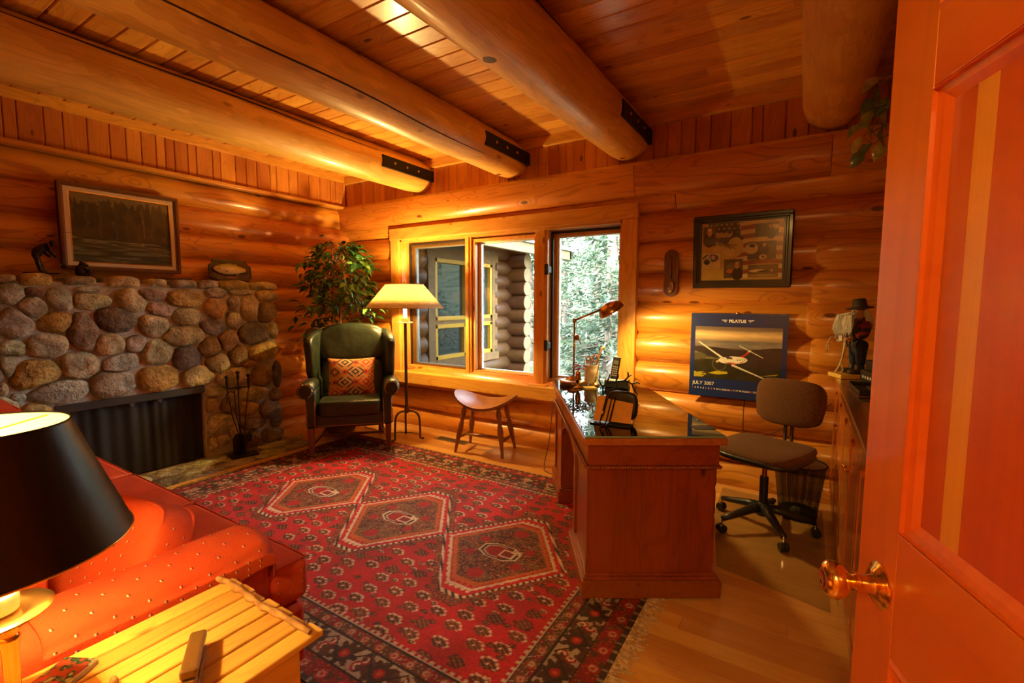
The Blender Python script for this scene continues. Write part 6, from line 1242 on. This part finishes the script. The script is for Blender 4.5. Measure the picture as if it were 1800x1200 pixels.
for k in range(200):
    a = r10.uniform(1.7, 4.6); p = Vector((.005+.036*math.cos(a), .036*math.sin(a), .41+r10.uniform(-.02, .02))); bd.tube([p, p+Vector((.02*math.cos(a), .02*math.sin(a), -.03)), p+Vector((.03*math.cos(a)+r10.gauss(0, .008), .03*math.sin(a)+r10.gauss(0, .008), -.075))], [.003, .0028, .0008], 3, caps=False)
tag(bd.build('beard_and_hair', BEARD, dol, smooth=True), kind='stuff')
ht = MB().lathe([(.0, .062), (.030, .06), (.036, .05), (.038, .012), (.070, .006), (.074, .0), (.068, -.002), (.0, -.002)], 24, M=Matrix.Translation((.006, 0, .432)) @ Matrix.Rotation(.12, 4, 'Y')).build('hat', plain('hat_felt', (.055, .042, .028), .9), dol, smooth=True, auto=60)
MB().tube(arc((.006, 0, .449), .0385, 0, 360, 24, 'xy')[:-1], .004, 6, closed=True).build('hat_band', plain('band_dark', (.10, .07, .03), .8), ht, smooth=True)
ROPE = plain('rope_cream', (.58, .48, .32), .9)
for pts in ([(.10, -.05, .255), (.135, -.052, .25), (.15, -.055, .215), (.138, -.055, .185), (.152, -.05, .16), (.162, -.05, .19), (.148, -.05, .215)], [(.10, .03, .25), (.095, .02, .19), (.09, .0, .12), (.105, -.01, .06), (.12, -.015, .032)], [(.098, .035, .25), (.088, .03, .18), (.10, .012, .10), (.085, .01, .05), (.10, .015, .032)], [(.092, .03, .25), (.10, .028, .15), (.11, .02, .08), (.13, .01, .034)]): MB().tube(pts, .0034, 6).build('rope', ROPE, dol, smooth=True)
MB().b6(.095, .098, -.01, .05, .225, .262, Matrix.Rotation(.2, 4, 'X')).build('held_paper', plain('pale_paper', (.5, .48, .42), .8), dol)
# items beside the doll
pb = thing('answering_machine', 'stack of black office devices beside the bearded doll', 'office device', (.43, 3.42, .9465), .25)
MB().b6(-.11, .10, -.10, .10, 0, .07).build('lower_case', PLASTIC, pb, bevel=.008); MB().b6(-.08, .10, -.08, .09, .07, .135, Matrix.Rotation(-.10, 4, 'Y')).build('upper_case', PLASTIC, pb, bevel=.008); MB().b6(-.085, -.06, -.07, .08, .075, .118).build('brown_strip', plain('brown_box', (.10, .05, .02), .5), pb, bevel=.003)
for k in range(4): MB().b6(-.113, -.108, -.07+.035*k, -.05+.035*k, .025, .04).build('key', bpy.data.materials['pale_buttons'], pb)
tag(MB().b6(-.003, .003, -.07, .07, 0, .12).build('white_card', plain('white_card_paper', (.74, .72, .66), .7), None, loc=(.52, 3.62, 1.09-.1425), rot=(0, 0, .3), bevel=.001), 'white card standing behind the black devices on the cabinet', 'card')
tag(MB().prism([(-.05, -.04), (.05, -.05), (.055, .035), (-.02, .05)], 0, .002, Matrix.Rotation(.22, 4, 'Y')).build('note_paper', plain('note_white', (.6, .57, .5), .8), None, loc=(.30, 3.275, .962)), 'folded white slip of paper on the cabinet below the doll', 'paper')
kb = thing('desk_organizer_tray', 'flat black tray on the glossy cabinet top', 'tray', (.36, 3.08, .9465), .08)
MB().b6(-.12, .14, -.15, .15, 0, .012).build('tray_floor', PLASTIC, kb, bevel=.004)
MB().b6(-.12, .14, .138, .15, .012, .03).b6(-.12, .14, -.15, -.138, .012, .03).b6(.128, .14, -.138, .138, .012, .03).b6(-.12, -.112, -.138, .138, .012, .022).build('tray_wall', PLASTIC, kb, bevel=.003)
MB().b6(-.06, .10, -.09, .03, .012, .026, Matrix.Rotation(.06, 4, 'X')).build('handheld_device', plain('dark_grey', (.03, .03, .03), .3), kb, bevel=.005)
tag(MB().tube([(.30+.09*math.cos(a)+.03, 2.80+.055*math.sin(a), .9485+.001*math.sin(3*a)) for a in np.linspace(0, 2*PI, 41)[:-1]], .0026, 6, closed=True).build('coiled_cable', CORD, None, smooth=True), 'loop of black cable lying on the cabinet top', 'cable')
# trailing vine in a hanging pot
hv = thing('hanging_vine', 'trailing variegated vine in a hanging pot below the right-hand beam', 'plant', (.46, 2.70, 2.36))
MB().lathe([(0, 0), (.09, 0), (.12, .10), (.13, .15), (.122, .15), (.11, .10), (0, .10)], 24).build('pot', plain('terracotta', (.38, .14, .06), .8), hv, smooth=True, auto=50)
for a in (20, 140, 260): MB().tube([(.126*math.cos(math.radians(a)), .126*math.sin(math.radians(a)), .15), (0, 0, .523)], .0015, 4).build('hanger_wire', BLACK, hv)
VL = []
for i, c in enumerate(((.16, .22, .03), (.34, .34, .08), (.07, .12, .02))):
    me = leaf_mesh(.085, .06, 0); me.materials.clear(); me.materials.append(plain('vine_leaf_%d' % i, c, .4, noise=.35, nscale=40, coat=.2)); VL.append(me)
VPTS = [(0.227, 2.412), (0.227, 2.364), (0.252, 2.387), (0.185, 2.329), (0.212, 2.319), (0.238, 2.285), (0.205, 2.263), (0.228, 2.218), (0.177, 2.219), (0.186, 2.176), (0.25, 2.185), (0.264, 2.126), (0.217, 2.121), (0.184, 2.089), (0.262, 2.264), (0.263, 2.316)]
r11 = random.Random(9); stems = [[], [], []]
for i, (x, z) in enumerate(VPTS+[(.33, 2.48), (.36, 2.40), (.30, 2.30), (.38, 2.54), (.55, 2.5), (.60, 2.42), (.45, 2.54), (.50, 2.30), (.40, 2.25), (.30, 2.16)]):
    o = bpy.data.objects.new('leaf', VL[(1, 0, 2, 1, 2, 0, 0, 2, 0, 1, 0, 1, 2, 2)[i % 14]]); COL.objects.link(o); o.parent = hv; yy = r11.uniform(-.05, .05)
    o.location = (x-.46, yy, z-2.36); o.rotation_euler = (r11.uniform(-1.3, -.4), r11.uniform(.6, 1.5), r11.uniform(1.5, 3.6)); stems[i % 3].append((z, (x-.46, yy, z-2.36)))
for i, s in enumerate(stems): s.sort(key=lambda q: -q[0]); MB().tube([(-.02, 0, .10), (-.10, 0, .16)]+[p for z, p in s], .0022, 5).build('vine_stem', LG[1], hv, smooth=True)

hp = thing('added_hall_pendant', 'added white globe pendant in the unseen hall, lighting the near side', 'lamp', (-.1, -1.0, CZ))  # unseen pendant, added as a body for the hall fill light
MB().lathe([(0, 0), (.06, 0), (.055, -.02), (0, -.025)], 20).build('canopy', DBRASS, hp, smooth=True); MB().tube([(0, 0, -.02), (0, 0, -.46)], .004, 6).build('cord', CORD, hp); MB().sq((0, 0, -.54), (.17, .17, .17), 1, 1, 20, 12).build('globe', plain('added_lit_globe', (.9, .8, .6), .4, emit=(1, .7, .3), es=4.), hp, smooth=True)
# ================================================================== DOOR (open beside the camera)
door = tag(thing('door_1', 'open orange fir panelled door with a brass knob', 'door', (.0967, .9497, 0), math.atan2(-.949, .316)), kind='structure')
T0, T1, DWd = 0, .036, .86
def piece(name, x0, x1, z0, z1, mat, y0=T0, y1=T1, bev=.0015): return MB().b6(x0, x1, y0, y1, z0, z1).build(name, mat, door, bevel=bev)
piece('stile', 0, .107, .01, 2.03, WD['door']); piece('stile', DWd-.107, DWd, .01, 2.03, WD['door']); piece('mullion', .3765, .4835, .25, 1.93, WD['door'])
for z0, z1 in ((.01, .25), (.896, 1.085), (1.705, 1.80), (1.925, 2.03)): piece('rail', .107, DWd-.107, z0, z1, WD['doorx'])
STV = [wood('door_stave_%d' % i, a, b, c, axis=2, sc=.7, rough=.36, ring=.1, streak=.2, coat=.3, knot=0, vary=.02, bump=.01, along=.08) for i, (a, b, c) in enumerate((((.42, .055, .005), (.56, .09, .008), (.62, .12, .01)), ((.62, .24, .02), (.78, .36, .035), (.82, .42, .05))))]
for x0, x1 in ((.107, .3765), (.4835, .753)):
    for z0, z1 in ((.25, .896), (1.085, 1.705), (1.80, 1.925)):
        m_ = .026; mo = MB()
        a, b = [(x0, z0), (x1, z0), (x1, z1), (x0, z1)], [(x0+m_, z0+m_), (x1-m_, z0+m_), (x1-m_, z1-m_), (x0+m_, z1-m_)]
        c, d = [(x0+.006, z0+.006), (x1-.006, z0+.006), (x1-.006, z1-.006), (x0+.006, z1-.006)], [(x0+.015, z0+.015), (x1-.015, z0+.015), (x1-.015, z1-.015), (x0+.015, z1-.015)]
        for i in range(4):
            j = (i+1) % 4
            prof = [(a, .0015), (c, -.0035), (c, .003), (d, .006), (b, .0125)]
            for (p, yp), (q, yq) in zip(prof, prof[1:]): mo.add([(p[i][0], yp, p[i][1]), (p[j][0], yp, p[j][1]), (q[j][0], yq, q[j][1]), (q[i][0], yq, q[i][1])], [(0, 1, 2, 3)])
        mo.build('panel_moulding', WD['door'], door)
        cuts = [x0+m_-.004, x0+m_+.040, x0+m_+.074, x1-m_+.004]
        for i in range(3): MB().b6(cuts[i], cuts[i+1]-.0004, .012, .026, z0+m_-.004, z1-m_+.004).build('panel_stave', STV[1 if i == 1 else 0], door)
kn = MB().lathe([(0, 0), (.034, 0), (.0345, .003), (.030, .006), (.027, .007), (.024, .010), (.015, .012), (.0125, .020), (.0125, .028), (.016, .031), (.0165, .036)], 36).build('rosette', BRASS, door, smooth=True, auto=40, loc=(.070, 0, .985), rot=(PI/2, 0, 0))
MB().lathe([(.011, .034), (.012, .042), (.017, .046), (.025, .053), (.0285, .062), (.0275, .071), (.021, .078), (.012, .0805), (.010, .079), (.004, .0785), (0, .0785)], 36).build('knob', BRASS, kn, smooth=True, auto=60)
for z in (.25, 1.05, 1.80): MB().cyl((DWd+.004, .0, z-.045), (DWd+.004, .0, z+.045), .007, n=10).build('hinge', BRASS, door, smooth=True, auto=40)
